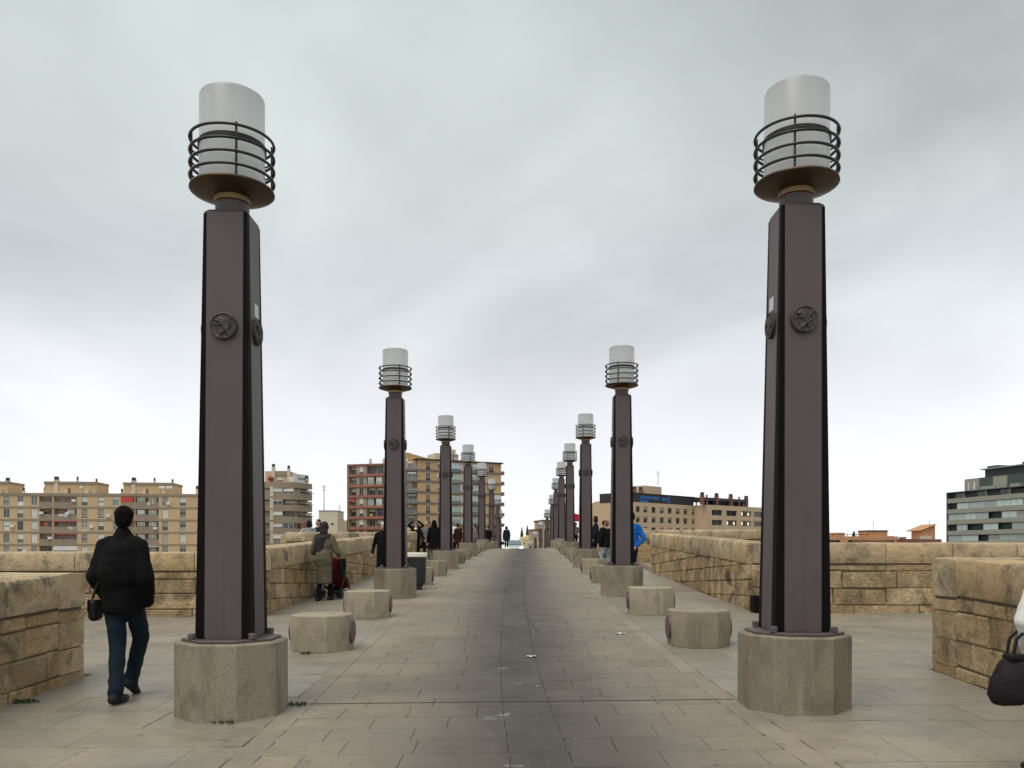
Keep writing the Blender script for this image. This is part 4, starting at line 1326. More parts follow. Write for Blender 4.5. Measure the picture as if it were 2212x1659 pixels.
# blue lettering, too far to read: two lines of letters and an emblem
n = 22
la, lb = E.u(690), E.u(908)
vh = va - .55
for i in range(n):
    a = la + (lb - la) * i / n
    E.box(MB(), a, a + (lb - la) / n * .72, vh - random.choice([.75, .85, .65]), vh - random.choice([0, .12]), -.14, -.08).build('letter', M['bluesign'], rE)
for i in range(9):
    a = la + (lb - la) * i / n
    E.box(MB(), a, a + (lb - la) / n * .72, vh - 1.75, vh - 1.05, -.14, -.08).build('letter', M['bluesign'], rE)
ea, eb = E.u(945), E.u(1032)
for i in range(6):
    a = ea + (eb - ea) * i / 8
    E.box(MB(), a, a + .55, vh - .95, vh - .25, -.14, -.08).build('letter', M['bluesign'], rE)
pts = [E.pt(ea + (eb - ea) * t, vh + y, -.1) for t, y in ((.98, .1), (.86, .0), (.84, -.4), (.95, -.8), (.97, -1.2), (.82, -1.5), (.6, -1.4))]
MB().tube(pts, .17, 6).build('emblem', M['bluesign'], rE)
# pergola roof and red chimneys over the right wing
E2 = Plane((1900, 1550, 3.568), E.px(1478), 213 * 1.06, 38)
o2 = E2.u(1478)
ua, ub = E2.u(1470), E2.u(2180)
vt2 = E2.v(1480, 355)
E2.part(rE, 'wing_body', 'beige', ua, ub, ZG, vt2 - .02, -14, -.5)
wr = [(1520, 1642), (1690, 1814), (1862, 1980), (2012, 2110)]
holes = []; wn_ = []
for k in range(5):
    vv = E2.v(1520, 412 + 116 * k)
    for a, b in wr:
        h = (E2.u(a), E2.u(b), vv - 1.55, vv); holes.append(h); wn_.append((h, k))
E2.wall(rE, 'beige', ua, ub, ZG, vt2, holes, rev=.45)
for i, (h, k) in enumerate(wn_):
    if k > 2: continue
    wo_ = E2.window(rE, *h, 0, w=-.3, frame='shut2', pane='pane')
    du = h[1] - h[0]
    if (i % 4 == 2 and k < 2) or (i % 4 == 1 and k == 1):
        E2.box(MB(), h[0] + du * .1, h[0] + du * .22, h[2] + .3, h[3] - .3, -.28, -.26).build('lit_pane', M['lit'], wo_)
        E2.box(MB(), h[0] + du * .7, h[0] + du * .84, h[2] + .3, h[3] - .4, -.28, -.26).build('lit_pane', M['lit'], wo_)
E2.part(rE, 'end_return', 'beige', ua - .02, ua + .4, ZG, vt2, -2.5, -.02)
E.part(rE, 'pergola_beam', 'darkmetal', E.u(1310), E.u(1440), va - .65, va + .05, -9, -.1)
E2.part(rE, 'pergola_beam', 'darkmetal', ua - 1, E2.u(1960), va - 1.0, va - .2, -9, -.4)
for xz in (1325, 1365): E.part(rE, 'pergola_post', 'darkmetal', E.u(xz), E.u(xz) + .25, vt, va, -1, -.7)
for xz in (1500, 1560, 1640, 1690, 1850): E2.part(rE, 'pergola_post', 'darkmetal', E2.u(xz), E2.u(xz) + .25, vt2 - .05, va - .5, -1, -.7)
E2.part(rE, 'roof_room', 'slate', E2.u(1680), E2.u(1960), vt2 - .02, va - 1.0, -8, -2)
for pl_, xz, h in ((E2, 1432, 1.0), (E2, 1600, 1.0), (E2, 1765, 1.0), (E2, 1945, .8), (E2, 1478, .4), (E2, 1855, .4)): chimney(pl_, rE, pl_.u(xz), vt2, va - vt2 + h - .6, .9 if h > .5 else .4, w=-.3, mat='redbrick')
for xz in (620, 735, 812): chimney(E, rE, E.u(xz), va, 1.3, .8, w=-3, mat='redbrick')
E.part(rE, 'roof_tower', 'beige', E.u(835), E.u(1040), va, E.v(900, 128), -9, -3)
mast(E.px(893), E.py(125), E.py(-40), 228, 'thin antenna mast on the beige office block', .07)
# left wing of the same block beyond the second right lamp
E3 = Plane((1900, 1550, 3.568), E.px(240), 225, 0)
r3 = empty('office_block', E3.pt(E3.u(240), ZG, -4), 0, 'small beige block with lit windows left of the second right lamp', 'building')
ua, ub, v3 = E3.u(160), E3.u(420), E3.v(240, 315)
h3 = [(E3.u(182), E3.u(205), E3.v(200, 430), E3.v(200, 368)), (E3.u(252), E3.u(330), E3.v(280, 425), E3.v(280, 360)), (E3.u(252), E3.u(330), E3.v(280, 548), E3.v(280, 480)), (E3.u(182), E3.u(205), E3.v(200, 550), E3.v(200, 490))]
E3.part(r3, 'body', 'beige', ua + .05, ub, ZG, v3 - .05, -9, -.6)
E3.wall(r3, 'beige', ua, ub, ZG, v3, h3, rev=.5)
for i, h in enumerate(h3):
    E3.window(r3, *h, 0, w=-.3, frame='shut2', pane='lit' if i in (1, 2) else 'pane')
E3.part(r3, 'spandrel', 'pale', E3.u(252), E3.u(330), E3.v(280, 478), E3.v(280, 428), 0, .05)
E3.part(r3, 'side_step', 'beige', E3.u(105), E3.u(160), ZG, E3.v(130, 440), -8, -1)

# ---------- F: dark glazed block with pale bands, far right
F = Plane((2650, 1450, 3.178), 2045, 236, -78)
uF0, uF1 = F.u(1412), F.u(2212) + 30
rF = empty('apartment_block', F.pt((uF0 + uF1) / 2, ZG, -6), 0, 'dark glazed apartment block with pale horizontal bands at the far right', 'building')
pitF = 3.0
vF = F.v(1415, 512)
F.part(rF, 'body', 'slategreen', uF0 + .1, uF1, ZG, vF - .3, -14, -1.3)
F.part(rF, 'end_wall', 'slategreen', uF0 - .1, uF0 + .25, ZG, vF, -13.9, .12)
F.part(rF, 'roof_slab', 'slategreen', uF0 - .1, uF1, vF - .12, vF + .1, -14, .3)
bands = [(575, 620), (686, 730), (797, 840), (906, 950), (1015, 1055), (1125, 1165), (1235, 1275)]
for i, (a, b) in enumerate(bands):
    v1_, v0_ = F.v(1415, a), F.v(1415, b)
    F.part(rF, 'balcony_band', 'greenconc', uF0 + .26, uF1, v0_, v1_, -.15, .05)
    F.part(rF, 'balcony_slab', 'slategreen', uF0 + .26, uF1, v0_ - .12, v0_ + .02, -1.3, -.14)
    if i < 5:
        nv = F.v(1415, bands[i + 1][0])
        u = uF0 + .3
        if i % 2 == 0: u += 3.4
        while u < uF1 - 2:
            w = random.uniform(3.5, 6.5)
            t = random.random()
            if t < .62:
                F.window(rF, u, min(u + w, uF1), nv, v0_ - .14, 0, w=-.2, pane='pane_g', frame='shut2')
            elif t < .76:
                F.window(rF, u, min(u + w, uF1), nv, v0_ - .14, .85, w=-.25, pane='pane_g', frame='shut2', smat='greenconc')
            elif t < .84:
                F.part(rF, 'awning', 'redbrick', u, u + w * .8, nv, nv + 1.1, -.3, -.22)
            u += w
    if i == 0:
        for k in range(8):
            F.part(rF, 'terrace_post', 'greenconc', uF0 + 6 + k * 8, uF0 + 6.3 + k * 8, v1_, vF - .12, -.6, -.3)
            F.window(rF, uF0 + 2 + k * 8, uF0 + 5.2 + k * 8, v1_ - .3, vF - .3, 0, w=-1.28, frame='shut2')
# stepped top storeys
F.part(rF, 'setback', 'slategreen', F.u(1560), uF1, vF + .1, F.v(1560, 370), -12, -1.2)
F.part(rF, 'setback_front', 'greenconc', F.u(1565), F.u(1712), vF + .1, F.v(1560, 374), -1.2, -.9)
F.part(rF, 'setback_front', 'greenconc', F.u(1860), F.u(2000), vF + .1, F.v(1560, 374), -1.2, -.9)
for xz in (1600, 1660): F.part(rF, 'slit_window', 'shut', F.u(xz), F.u(xz) + .5, vF + .4, F.v(1560, 410), -.9, -.84)
for xz in (1735, 2040, 2150): F.part(rF, 'terrace_wall', 'greenconc', F.u(xz), F.u(xz) + 5, vF + .1, vF + 1.0, -1.0, -.6)
F.part(rF, 'top_setback', 'slategreen', F.u(1728), uF1, F.v(1560, 372), F.v(1728, 272), -11, -2.4)
F.part(rF, 'top_slab', 'greenconc', F.u(1722), uF1, F.v(1728, 272), F.v(1728, 262), -11.2, -1.0)
for xz in (1775, 2140): F.part(rF, 'roof_plant', 'slategreen', F.u(xz) - 1.5, F.u(xz) + 2, F.v(1728, 262), F.v(1728, 232), -7, -3)

# ---------- G: low orange block and little gable
Gp = Plane((2650, 1450, 3.178), 1900, 262, 4)
rG = empty('apartment_block', Gp.pt(Gp.u(600), ZG, -5), 0, 'low orange brick block just showing above the right bay wall', 'building')
Gp.part(rG, 'body', 'orange', Gp.u(60), Gp.u(905), ZG, Gp.v(500, 965), -12, -.4)
h = [(Gp.u(a), Gp.u(b), Gp.v(500, 1030), Gp.v(500, 1000)) for a, b in ((190, 305), (385, 480), (770, 860))]
Gp.wall(rG, 'orange', Gp.u(60), Gp.u(905), ZG, Gp.v(500, 962), h, rev=.35)
for q_ in h: Gp.window(rG, *q_, 0, w=-.25, frame='shut2')
Gp.part(rG, 'roof_house', 'orange', Gp.u(618), Gp.u(820), Gp.v(500, 963), Gp.v(700, 908), -8, -1.5)
Gp.part(rG, 'roof_edge', 'slate', Gp.u(612), Gp.u(826), Gp.v(700, 908), Gp.v(700, 897), -8.1, -1.3)
Gp.part(rG, 'roof_house', 'orange', Gp.u(280), Gp.u(375), Gp.v(500, 963), Gp.v(300, 922), -6, -1.5)
Gp.part(rG, 'roof_rail', 'darkmetal', Gp.u(185), Gp.u(615), Gp.v(500, 942), Gp.v(500, 937), -1, -.9)
for xz in (190, 240, 390, 440, 482, 540, 600): Gp.part(rG, 'rail_post', 'darkmetal', Gp.u(xz), Gp.u(xz) + .18, Gp.v(500, 965), Gp.v(500, 938), -1, -.9)
Gp.part(rG, 'front_terrace', 'redbrick', Gp.u(420), Gp.u(770), ZG, Gp.v(600, 1003), .3, 4)
Gp.part(rG, 'front_terrace', 'redbrick', Gp.u(890), Gp.u(1030), ZG, Gp.v(900, 990), .3, 4)
chimney(Gp, rG, Gp.u(482), Gp.v(500, 963), .9, .6, w=-2, mat='slate')
rG2 = empty('low_house', Gp.pt(Gp.u(1050), ZG, -5), 0, 'low tiled house between the orange block and the dark glazed block', 'building')
Gp.part(rG2, 'body', 'orange', Gp.u(860), Gp.u(1400), ZG, Gp.v(1100, 1010), -14, -6)
Gp.part(rG2, 'front', 'redbrick', Gp.u(1140), Gp.u(1395), ZG, Gp.v(1100, 990), -5.8, -2)
Gp.part(rG2, 'roof_unit', 'greyband', Gp.u(930), Gp.u(985), Gp.v(1100, 1010), Gp.v(1100, 955), -10, -7)
Gp.part(rG2, 'roof_unit', 'pale', Gp.u(1220), Gp.u(1310), Gp.v(1100, 990), Gp.v(1100, 955), -5, -3)
Gp.part(rG2, 'roof_unit', 'greyband', Gp.u(1085), Gp.u(1130), Gp.v(1100, 1010), Gp.v(1100, 965), -10, -8)
rH = empty('gable_house', Gp.pt(Gp.u(1350), ZG, -12), 0, 'small orange gable house against the dark glazed block', 'building')
q = MB(); ga, gb = Gp.u(1312), Gp.u(1440)
va_, vb_ = Gp.v(1300, 885), Gp.v(1400, 835)
vs = [Gp.pt(ga, ZG, -8), Gp.pt(gb, ZG, -8), Gp.pt(gb, vb_, -8), Gp.pt(ga, va_, -8)]
vs += [Gp.pt(ga, ZG, -15), Gp.pt(gb, ZG, -15), Gp.pt(gb, vb_, -15), Gp.pt(ga, va_, -15)]
q.add(vs, [(0, 1, 2, 3), (4, 7, 6, 5), (0, 4, 5, 1), (1, 5, 6, 2), (2, 6, 7, 3), (3, 7, 4, 0)]); q.build('wall', M['orange'], rH)
q = MB()
vs = [Gp.pt(ga - .9, va_ - .4, -7.6), Gp.pt(gb, vb_ + .05, -7.2), Gp.pt(gb, vb_ + .3, -7.2), Gp.pt(ga - 1.2, va_ - .25, -7.2)]
vs += [Gp.pt(ga - 1.2, va_ - .5, -16), Gp.pt(gb, vb_ + .05, -16), Gp.pt(gb, vb_ + .3, -16), Gp.pt(ga - 1.2, va_ - .25, -16)]
q.add(vs, [(0, 1, 2, 3), (4, 7, 6, 5), (0, 4, 5, 1), (1, 5, 6, 2), (2, 6, 7, 3), (3, 7, 4, 0)]); q.build('roof', M['orange'], rH)
mast(Gp.px(650), Gp.py(897), Gp.py(800), 262, 'thin antenna on the low orange block', .05)
mast(Gp.px(1230), Gp.py(950), Gp.py(790), 268, 'thin antenna left of the gable house', .05)

# ---------- beyond the crest
Z1 = (1550, 1650, 6.32)
H1 = Plane(Z1, 1195, 210, 12)
rI = empty('street_house', H1.pt(H1.u(1480), ZG, -4), 0, 'low beige street house beyond the crest behind the right lamps', 'building')
H1.part(rI, 'body', 'beige', H1.u(1415), H1.u(1600), ZG, H1.v(1480, 335), -9, -.3)
H1.part(rI, 'low_wing', 'beige', H1.u(1275), H1.u(1412), ZG, H1.v(1340, 520), -8, -1.2)
H1.part(rI, 'low_roof', 'redbrick', H1.u(1262), H1.u(1412), H1.v(1340, 520), H1.v(1340, 495), -8.4, -.6)
hh = [(H1.u(1430), H1.u(1462), H1.v(1480, 900), H1.v(1480, 520))]
H1.wall(rI, 'beige', H1.u(1415), H1.u(1600), ZG, H1.v(1480, 330), hh, rev=.28)
H1.window(rI, *hh[0], 0, w=-.2, frame='brick_band')
H1.part(rI, 'roof', 'redbrick', H1.u(1400), H1.u(1640), H1.v(1480, 335), H1.v(1480, 305), -9.5, .6)
Ip = Plane(Z1, 1133, 480, 0)
rJ = empty('domed_chapel', Ip.pt(Ip.u(1045), ZG, -4), 0, 'far cream chapel with two domes and dark spires beyond the crest', 'building')
M['domecream'] = render_wall('dome_cream', (.62, .49, .26), .06)
for a, b, yt, ys, nm in ((925, 1040, 645, 445, 0), (1030, 1165, 610, 405, 1)):
    ua, ub = Ip.u(a), Ip.u(b); r_ = (ub - ua) / 2; um = (ua + ub) / 2
    vt_ = Ip.v(1045, yt); vb_ = Ip.v(1045, 725)
    c = Ip.pt(um, vb_, -4 - nm * .5)
    pr = [(r_ * math.cos(t), (vt_ - vb_) * math.sin(t)) for t in np.linspace(0, math.pi / 2 - .05, 9)]
    dm = MB().lathe([(r_ * .96, ZG - vb_), (r_ * .96, -.3), (r_ * 1.06, -.25), (r_ * 1.06, 0)] + pr, 24, c=c, cap1=True).build('dome', M['domecream'], rJ, smooth=True)
    vs_ = Ip.v(1045, ys)
    MB().lathe([(.95, vt_ - .6 - vb_), (.85, vt_ + 1.5 - vb_), (.5, (vt_ + vs_) / 2 - vb_ + .6), (.05, vs_ - vb_)], 8, c=c, cap1=True).build('spire', M['slate'], dm)
Ip.part(rJ, 'porch', 'domecream', Ip.u(970), Ip.u(1115), ZG, Ip.v(1045, 720), .5, 2)

# ================================================================== PEOPLE
def cloth(name, col, rough=.85, var=.25):
    a = Mat(name); p = a.n('ShaderNodeTexCoord').outputs['Object']
    f = a.noise(14, 5, .65, p)
    c = a.ramp(f, [(.25, tuple(x * (1 - var) for x in col)), (.75, tuple(min(1, x * (1 + var)) for x in col))])
    a.set(Base_Color=c, Roughness=rough, Specular_IOR_Level=.15)
    fold = a.math('ADD', a.noise(7, 3, .5, a.scaled(p, (1, 1, .45)), .8), a.math('MULTIPLY', a.noise(140, 2, .5, p), .15))
    a.bump(fold, .5, .03)
    return a.m
CL = {k: cloth('cloth_' + k, v) for k, v in {
    'black': (.0045, .0045, .005), 'jean': (.009, .019, .029), 'darkjean': (.014, .022, .034), 'olive': (.125, .112, .076), 'scarf': (.035, .030, .031),
    'navy': (.012, .014, .032), 'blue': (.008, .12, .44), 'grey': (.23, .24, .25), 'pale': (.56, .47, .40), 'white': (.78, .77, .73), 'fur': (.17, .16, .15),
    'lightjean': (.30, .39, .44), 'mauve': (.24, .155, .17), 'red': (.30, .012, .022), 'brownred': (.045, .014, .014)}.items()}
CL['shoe'] = cloth('shoe', (.020, .026, .028), .6)
CL['greyshoe'] = cloth('grey_shoe', (.30, .30, .30), .6)
CL['skin'] = plain('skin', (.46, .27, .20), .55, var=.06)
HAIR = {'black': plain('hair_black', (.006, .005, .005), .9, spec=.1), 'white': plain('hair_white', (.60, .58, .55), .6), 'red': plain('hair_red', (.16, .06, .03), .5), 'blond': plain('hair_blond', (.36, .22, .09), .5), 'dark': plain('hair_dark', (.018, .012, .009), .8, spec=.15)}
M['eye'] = plain('eye_dark', (.02, .015, .012), .3)
M['lip'] = plain('lip', (.32, .10, .09), .5)

class Body:
    """soft body built from overlapping tapered limbs and ellipsoids, fused into one surface"""
    def __init__(s): s.pr = []
    def limb(s, a, b, ra, rb, t): s.pr.append(('l', Vector(a), Vector(b), ra, rb, t)); return s
    def ell(s, c, r, t, rot=None): s.pr.append(('e', Vector(c), Vector(r), rot, None, t)); return s
    def skirt(s, z0, z1, r0, r1, t, c=(0, 0), c1=None):
        """elliptical frustum, z0 top, z1 hem"""
        s.pr.append(('f', z0, z1, r0, (r1, Vector((*c, 0)), Vector((*(c1 or c), 0))), t)); return s
    def mesh(s, name, voxel, mats):
        q = MB()
        for p in s.pr:
            if p[0] == 'l':
                _, a, b, ra, rb, t = p
                d = b - a; L = d.length
                if L < 1e-5: continue
                d /= L
                pts = [a - d * ra * .98, a - d * ra * .7, a - d * ra * .3] + [a + d * L * k / 4 for k in range(5)] + [b + d * rb * .3, b + d * rb * .7, b + d * rb * .98]
                rs = [ra * .15, ra * .71, ra * .95] + [ra + (rb - ra) * k / 4 for k in range(5)] + [rb * .95, rb * .71, rb * .15]
                q.tube(pts, rs, 12)
            elif p[0] == 'e':
                q.sphere(p[1], tuple(p[2]), seg=18, rings=12, rot=p[3])
            else:
                _, z0, z1, r0, (r1, c0, c1), t = p
                n, m = 20, 6; vs = []; fs = []
                for i in range(m + 1):
                    f = i / m
                    for j in range(n):
                        an = 2 * math.pi * j / n
                        rx = r0[0] + (r1[0] - r0[0]) * f; ry = r0[1] + (r1[1] - r0[1]) * f
                        wv = 1 + .05 * f * math.sin(5 * an + 1)
                        c = c0 * (1 - f) + c1 * f
                        vs.append((c.x + rx * wv * math.cos(an), c.y + ry * wv * math.sin(an), z0 + (z1 - z0) * f))
                for i in range(m):
                    for j in range(n):
                        k = (j + 1) % n
                        fs.append((i * n + j, i * n + k, (i + 1) * n + k, (i + 1) * n + j))
                fs += [tuple(range(n)), tuple(m * n + j for j in range(n))]
                q.add(vs, fs)
        me = q.mesh('tmp', mats[0])
        o = bpy.data.objects.new('tmp', me); COL.objects.link(o)
        r_ = o.modifiers.new('r', 'REMESH'); r_.mode = 'VOXEL'; r_.voxel_size = voxel; r_.use_smooth_shade = True
        sm = o.modifiers.new('s', 'SMOOTH'); sm.factor = .5; sm.iterations = 4
        dg = bpy.context.evaluated_depsgraph_get()
        out = bpy.data.meshes.new_from_object(o.evaluated_get(dg))
        out.name = name
        bpy.data.objects.remove(o); bpy.data.meshes.remove(me)
        n = len(out.polygons)
        cen = np.zeros(n * 3); out.polygons.foreach_get('center', cen); cen = cen.reshape(-1, 3)
        best = np.full(n, 1e9); idx = np.zeros(n, int)
        tags = sorted({p[5] for p in s.pr}, key=lambda t: list(dict.fromkeys(p[5] for p in s.pr)).index(t))
        for p in s.pr:
            if p[0] == 'l':
                a, b = np.array(p[1]), np.array(p[2]); ab = b - a
                h = np.clip(((cen - a) @ ab) / (ab @ ab + 1e-12), 0, 1)
                d = np.linalg.norm(cen - a - h[:, None] * ab, axis=1) - (p[3] + (p[4] - p[3]) * h)
            elif p[0] == 'e':
                r_ = np.array(p[2]); v = cen - np.array(p[1])
                if p[3] is not None: v = v @ np.array(p[3].to_3x3() if hasattr(p[3], 'to_3x3') else p[3])
                d = (np.linalg.norm(v / r_, axis=1) - 1) * r_.min()
            else:
                _, z0, z1, r0, (r1, c0, c1), t = p
                f = np.clip((cen[:, 2] - z0) / (z1 - z0), 0, 1)
                rx = r0[0] + (r1[0] - r0[0]) * f; ry = r0[1] + (r1[1] - r0[1]) * f
                x = cen[:, 0] - (c0.x * (1 - f) + c1.x * f); y = cen[:, 1] - (c0.y * (1 - f) + c1.y * f)
                d = (np.sqrt((x / rx) ** 2 + (y / ry) ** 2) - 1) * np.minimum(rx, ry)
                d = np.maximum(d, np.maximum(cen[:, 2] - z0, z1 - cen[:, 2]))
            m = d < best; best[m] = d[m]; idx[m] = tags.index(p[5])
        # cloth folds: push clothed vertices in and out along their normals
        from mathutils import noise as mn
        nv = len(out.vertices)
        co = np.zeros(nv * 3); out.vertices.foreach_get('co', co); co = co.reshape(-1, 3)
        no = np.zeros(nv * 3); out.vertex_normals.foreach_get('vector', no); no = no.reshape(-1, 3)
        lt = np.zeros(n, np.int32); out.polygons.foreach_get('loop_total', lt)
        lv = np.zeros(len(out.loops), np.int32); out.loops.foreach_get('vertex_index', lv)
        soft = np.array([t != 'skin' for t in tags])[idx]
        cl = np.zeros(nv, bool); cl[lv[np.repeat(soft, lt)]] = True
        amp = np.zeros(nv)
        for k in np.nonzero(cl)[0]:
            x, y, z = co[k]
            if name == 'hair': amp[k] = mn.noise((x * 40, y * 40, z * 40)) * .008
            else: amp[k] = mn.noise((x * 5 + 3, y * 5, z * 13)) * .010 + mn.noise((x * 16, y * 16 + 5, z * 24)) * .004
        out.vertices.foreach_set('co', (co + no * amp[:, None]).ravel())
        out.update()
        out.materials.clear()
        for t in tags: out.materials.append(CL[t])
        out.polygons.foreach_set('material_index', idx.astype(np.int32))
        out.polygons.foreach_set('use_smooth', [True] * n)
        return out

def hand(root, wrist, dirv, side, curl=.5, mat=None):
    """palm, four unequal fingers bent at the knuckles, and a thumb from the side of the palm"""
    w = Vector(wrist); d = Vector(dirv).normalized()
    up = Vector((0, 0, 1)) if abs(d.z) < .8 else Vector((0, 1, 0))
    sx = d.cross(up).normalized(); nn = sx.cross(d).normalized()
    q = MB()
    rot = Matrix((sx, d, nn)).transposed()
    q.sphere(w + d * .045, (.040, .052, .018), seg=10, rings=7, rot=rot)
    for k, (off, L) in enumerate(((-.030, .066), (-.010, .076), (.010, .072), (.029, .056))):
        a = w + d * .085 + sx * off
        b = a + d * L * .5 - nn * L * .5 * curl * .6
        c = b + d * L * .5 * (1 - curl) - nn * L * .5 * (curl + .2)
        q.tube([a - d * .01, a, b, c], [.009, .0095, .009, .007], 6)
    a = w + d * .03 + sx * side * -.036
    b = a + (d * .7 + sx * side * -.7).normalized() * .035
    c = b + (d * .95 - nn * .3).normalized() * .03
    q.tube([a, b, c], [.012, .0105, .008], 6)
    return q.build('hand', mat or CL['skin'], root, smooth='all', local=True)

def person(label, loc, rz, h=1.72, top='black', legs='darkjean', shoes='shoe', hair='black', hairstyle='short', coat=None, coat_r=None,
           feet=None, arms=None, bulk=1.0, legw=1.0, voxel=.016, collar=None, face=False, head_turn=0.0, head_tilt=0.0, lean=0.0, hood=None, group=None, show_hands=True, extra=None, shoulder=1.0, skirt=None, name='person', neck='skin'):
    """loc: (x, d); rz: 0 faces away from the viewer (+y), pi faces the viewer"""
    s = h / 1.75
    root = empty(name, (loc[0], loc[1], gz(loc[0], loc[1])), rz, label, 'person', group)
    B_ = Body()
    P = lambda x, y, z: Vector((x * s, (y + lean * max(0, z - .9)) * s, z * s))
    feet = feet or [(-.10, .02, 0.0, 0.0), (.10, -.02, 0.0, 0.0)]        # x, y, lift, pitch(+ toe down)
    hipz = .93
    for sd, (fx, fy, lift, pitch) in zip((-1, 1), feet):
        hip = P(sd * .088, 0, hipz - .02)
        ank = Vector((fx * s, fy * s, (.085 + lift) * s))
        mid = (hip + ank) / 2
        gap = max(0, (.435 * s) ** 2 - ((hip - ank).length / 2) ** 2)
        knee = mid + Vector((0, math.sqrt(gap) if gap > 0 else 0, 0)) + Vector((sd * .008, 0, .02 * s))
        B_.limb(hip, knee, .088 * s * bulk * legw, .064 * s * legw, legs)
        B_.limb(knee, ank, .064 * s * legw, .056 * s * legw, legs)
        B_.limb(ank + Vector((0, 0, .03)), ank - Vector((0, 0, .015 * s)), .057 * s * legw, .056 * s * legw, legs)
        ca, sa = math.cos(pitch), math.sin(pitch)
        rotf = lambda y, z: Vector((0, (y * ca + z * sa) * s, (-y * sa + z * ca) * s))
        base = ank + Vector((0, 0, -.04 * s))
        B_.limb(base + rotf(-.055, .0), base + rotf(.09, -.006), .046 * s, .041 * s, shoes)
        B_.limb(base + rotf(.09, -.006), base + rotf(.170, -.015), .041 * s, .030 * s, shoes)
    # trunk
    B_.ell(P(0, 0, .97), (.165 * s * bulk, .120 * s * bulk, .13 * s), legs if coat is None or coat > .95 else top)
    B_.ell(P(0, .0, 1.10), (.160 * s * bulk, .115 * s * bulk, .18 * s), top)
    B_.ell(P(0, -.005, 1.28), (.185 * s * bulk * shoulder, .125 * s * bulk, .19 * s), top)
    B_.limb(P(-.13 * shoulder, -.01, 1.42), P(.13 * shoulder, -.01, 1.42), .075 * s * bulk, .075 * s * bulk, top)
    if coat is not None:
        r0, r1 = coat_r or ((.185, .135), (.20, .15))
        B_.skirt(1.2 * s, coat * s, (r0[0] * s, r0[1] * s), (r1[0] * s, r1[1] * s), top)
    if skirt is not None:
        B_.skirt(1.0 * s, skirt[0] * s, (.16 * s, .12 * s), (skirt[1] * s, skirt[2] * s), skirt[3])
    # neck, head
    B_.limb(P(0, -.005, 1.44), P(0, .012, 1.555), .058 * s, .052 * s, neck)
    if collar: B_.limb(P(0, -.008, 1.46), P(0, .004, 1.50), .083 * s, .078 * s, collar)
    hc = P(0, .02, 1.638)
    hr = Matrix.Rotation(head_turn, 3, 'Z') @ Matrix.Rotation(head_tilt, 3, 'X')
    hp = lambda x, y, z: hc + hr @ Vector((x * s, y * s, z * s))
    B_.ell(hp(0, 0, .02), (.074 * s, .092 * s, .094 * s), 'skin', hr)
    B_.ell(hp(0, .028, -.045), (.056 * s, .062 * s, .066 * s), 'skin', hr)
    B_.limb(hp(0, .090, .010), hp(0, .108, -.022), .010 * s, .016 * s, 'skin')
    for sd in (-1, 1): B_.ell(hp(sd * .083, -.005, -.008), (.013 * s, .022 * s, .033 * s), 'skin', hr)
    # arms: elbow, wrist in standing-figure units (x outward)
    arms = arms or [((.255, -.03, 1.14), (.265, .03, .90)), ((.255, -.03, 1.14), (.265, .03, .90))]
    hands = []
    for sd, a in zip((-1, 1), arms):
        (ex, ey, ez), (wx_, wy, wz) = a[0], a[1]
        sh = P(sd * .185 * shoulder, -.01, 1.405); el = P(sd * ex, ey, ez); wr_ = P(sd * wx_, wy, wz)
        B_.limb(sh, el, .068 * s * bulk, .054 * s * bulk, top)
        B_.limb(el, wr_, .054 * s * bulk, .043 * s * bulk, top)
        if len(a) < 3: hands.append((wr_, wr_ - el, sd))
        B_.limb(wr_ - (wr_ - el).normalized() * .02, wr_ + (wr_ - el).normalized() * .012, .030 * s, .028 * s, 'skin' if len(a) < 3 else top)
    if extra: extra(B_, s, P)
    me = B_.mesh('body', voxel, [CL[top]])
    bo = add_obj('body', me, root)
    # hair
    H = Body(); key = 'hair'
    CL['hair'] = HAIR[hair]
    if hood is None:
        H.ell(hp(0, -.014, .040), (.083 * s, .093 * s, .090 * s), 'hair', hr)
        H.ell(hp(0, -.045, -.005), (.074 * s, .060 * s, .080 * s), 'hair', hr)
        if hairstyle == 'long':
            H.ell(hp(0, -.055, -.10), (.088 * s, .055 * s, .15 * s), 'hair', hr)
            for sd in (-1, 1): H.limb(hp(sd * .075, -.01, .03), hp(sd * .085, .0, -.16), .030 * s, .035 * s, 'hair')
        elif hairstyle == 'bob':
            for sd in (-1, 1): H.limb(hp(sd * .075, -.02, .03), hp(sd * .083, .0, -.08), .034 * s, .038 * s, 'hair')
            H.ell(hp(0, -.05, -.05), (.09 * s, .06 * s, .10 * s), 'hair', hr)
        hm = H.mesh('hair', min(voxel, .014), [HAIR[hair]])
        hm.materials.clear(); hm.materials.append(HAIR[hair])
        # keep the face clear
        bm = bmesh.new(); bm.from_mesh(hm)
        inv = hr.inverted()
        kill = []
        for f in bm.faces:
            q_ = inv @ (f.calc_center_median() - hc)
            if q_.y > .045 * s and q_.z < .060 * s: kill.append(f)
        bmesh.ops.delete(bm, geom=kill, context='FACES'); bm.to_mesh(hm); bm.free()
        add_obj('hair', hm, root)
    else:
        H.ell(hp(0, -.018, .020), (.100 * s, .108 * s, .118 * s), 'hair', hr)
        H.ell(hp(0, -.05, -.09), (.095 * s, .085 * s, .12 * s), 'hair', hr)
        H.limb(P(-.13, -.03, 1.42), P(.13, -.03, 1.42), .085 * s, .085 * s, 'hair')
        H.limb(P(-.10, -.10, 1.38), P(-.12, -.11, 1.12), .075 * s, .045 * s, 'hair')
        H.limb(P(.02, -.11, 1.38), P(-.05, -.13, 1.05), .085 * s, .05 * s, 'hair')
        CL['hair'] = CL[hood]
        hm = H.mesh('headscarf', voxel, [CL[hood]]); hm.materials.clear(); hm.materials.append(CL[hood])
        add_obj('headscarf', hm, root)
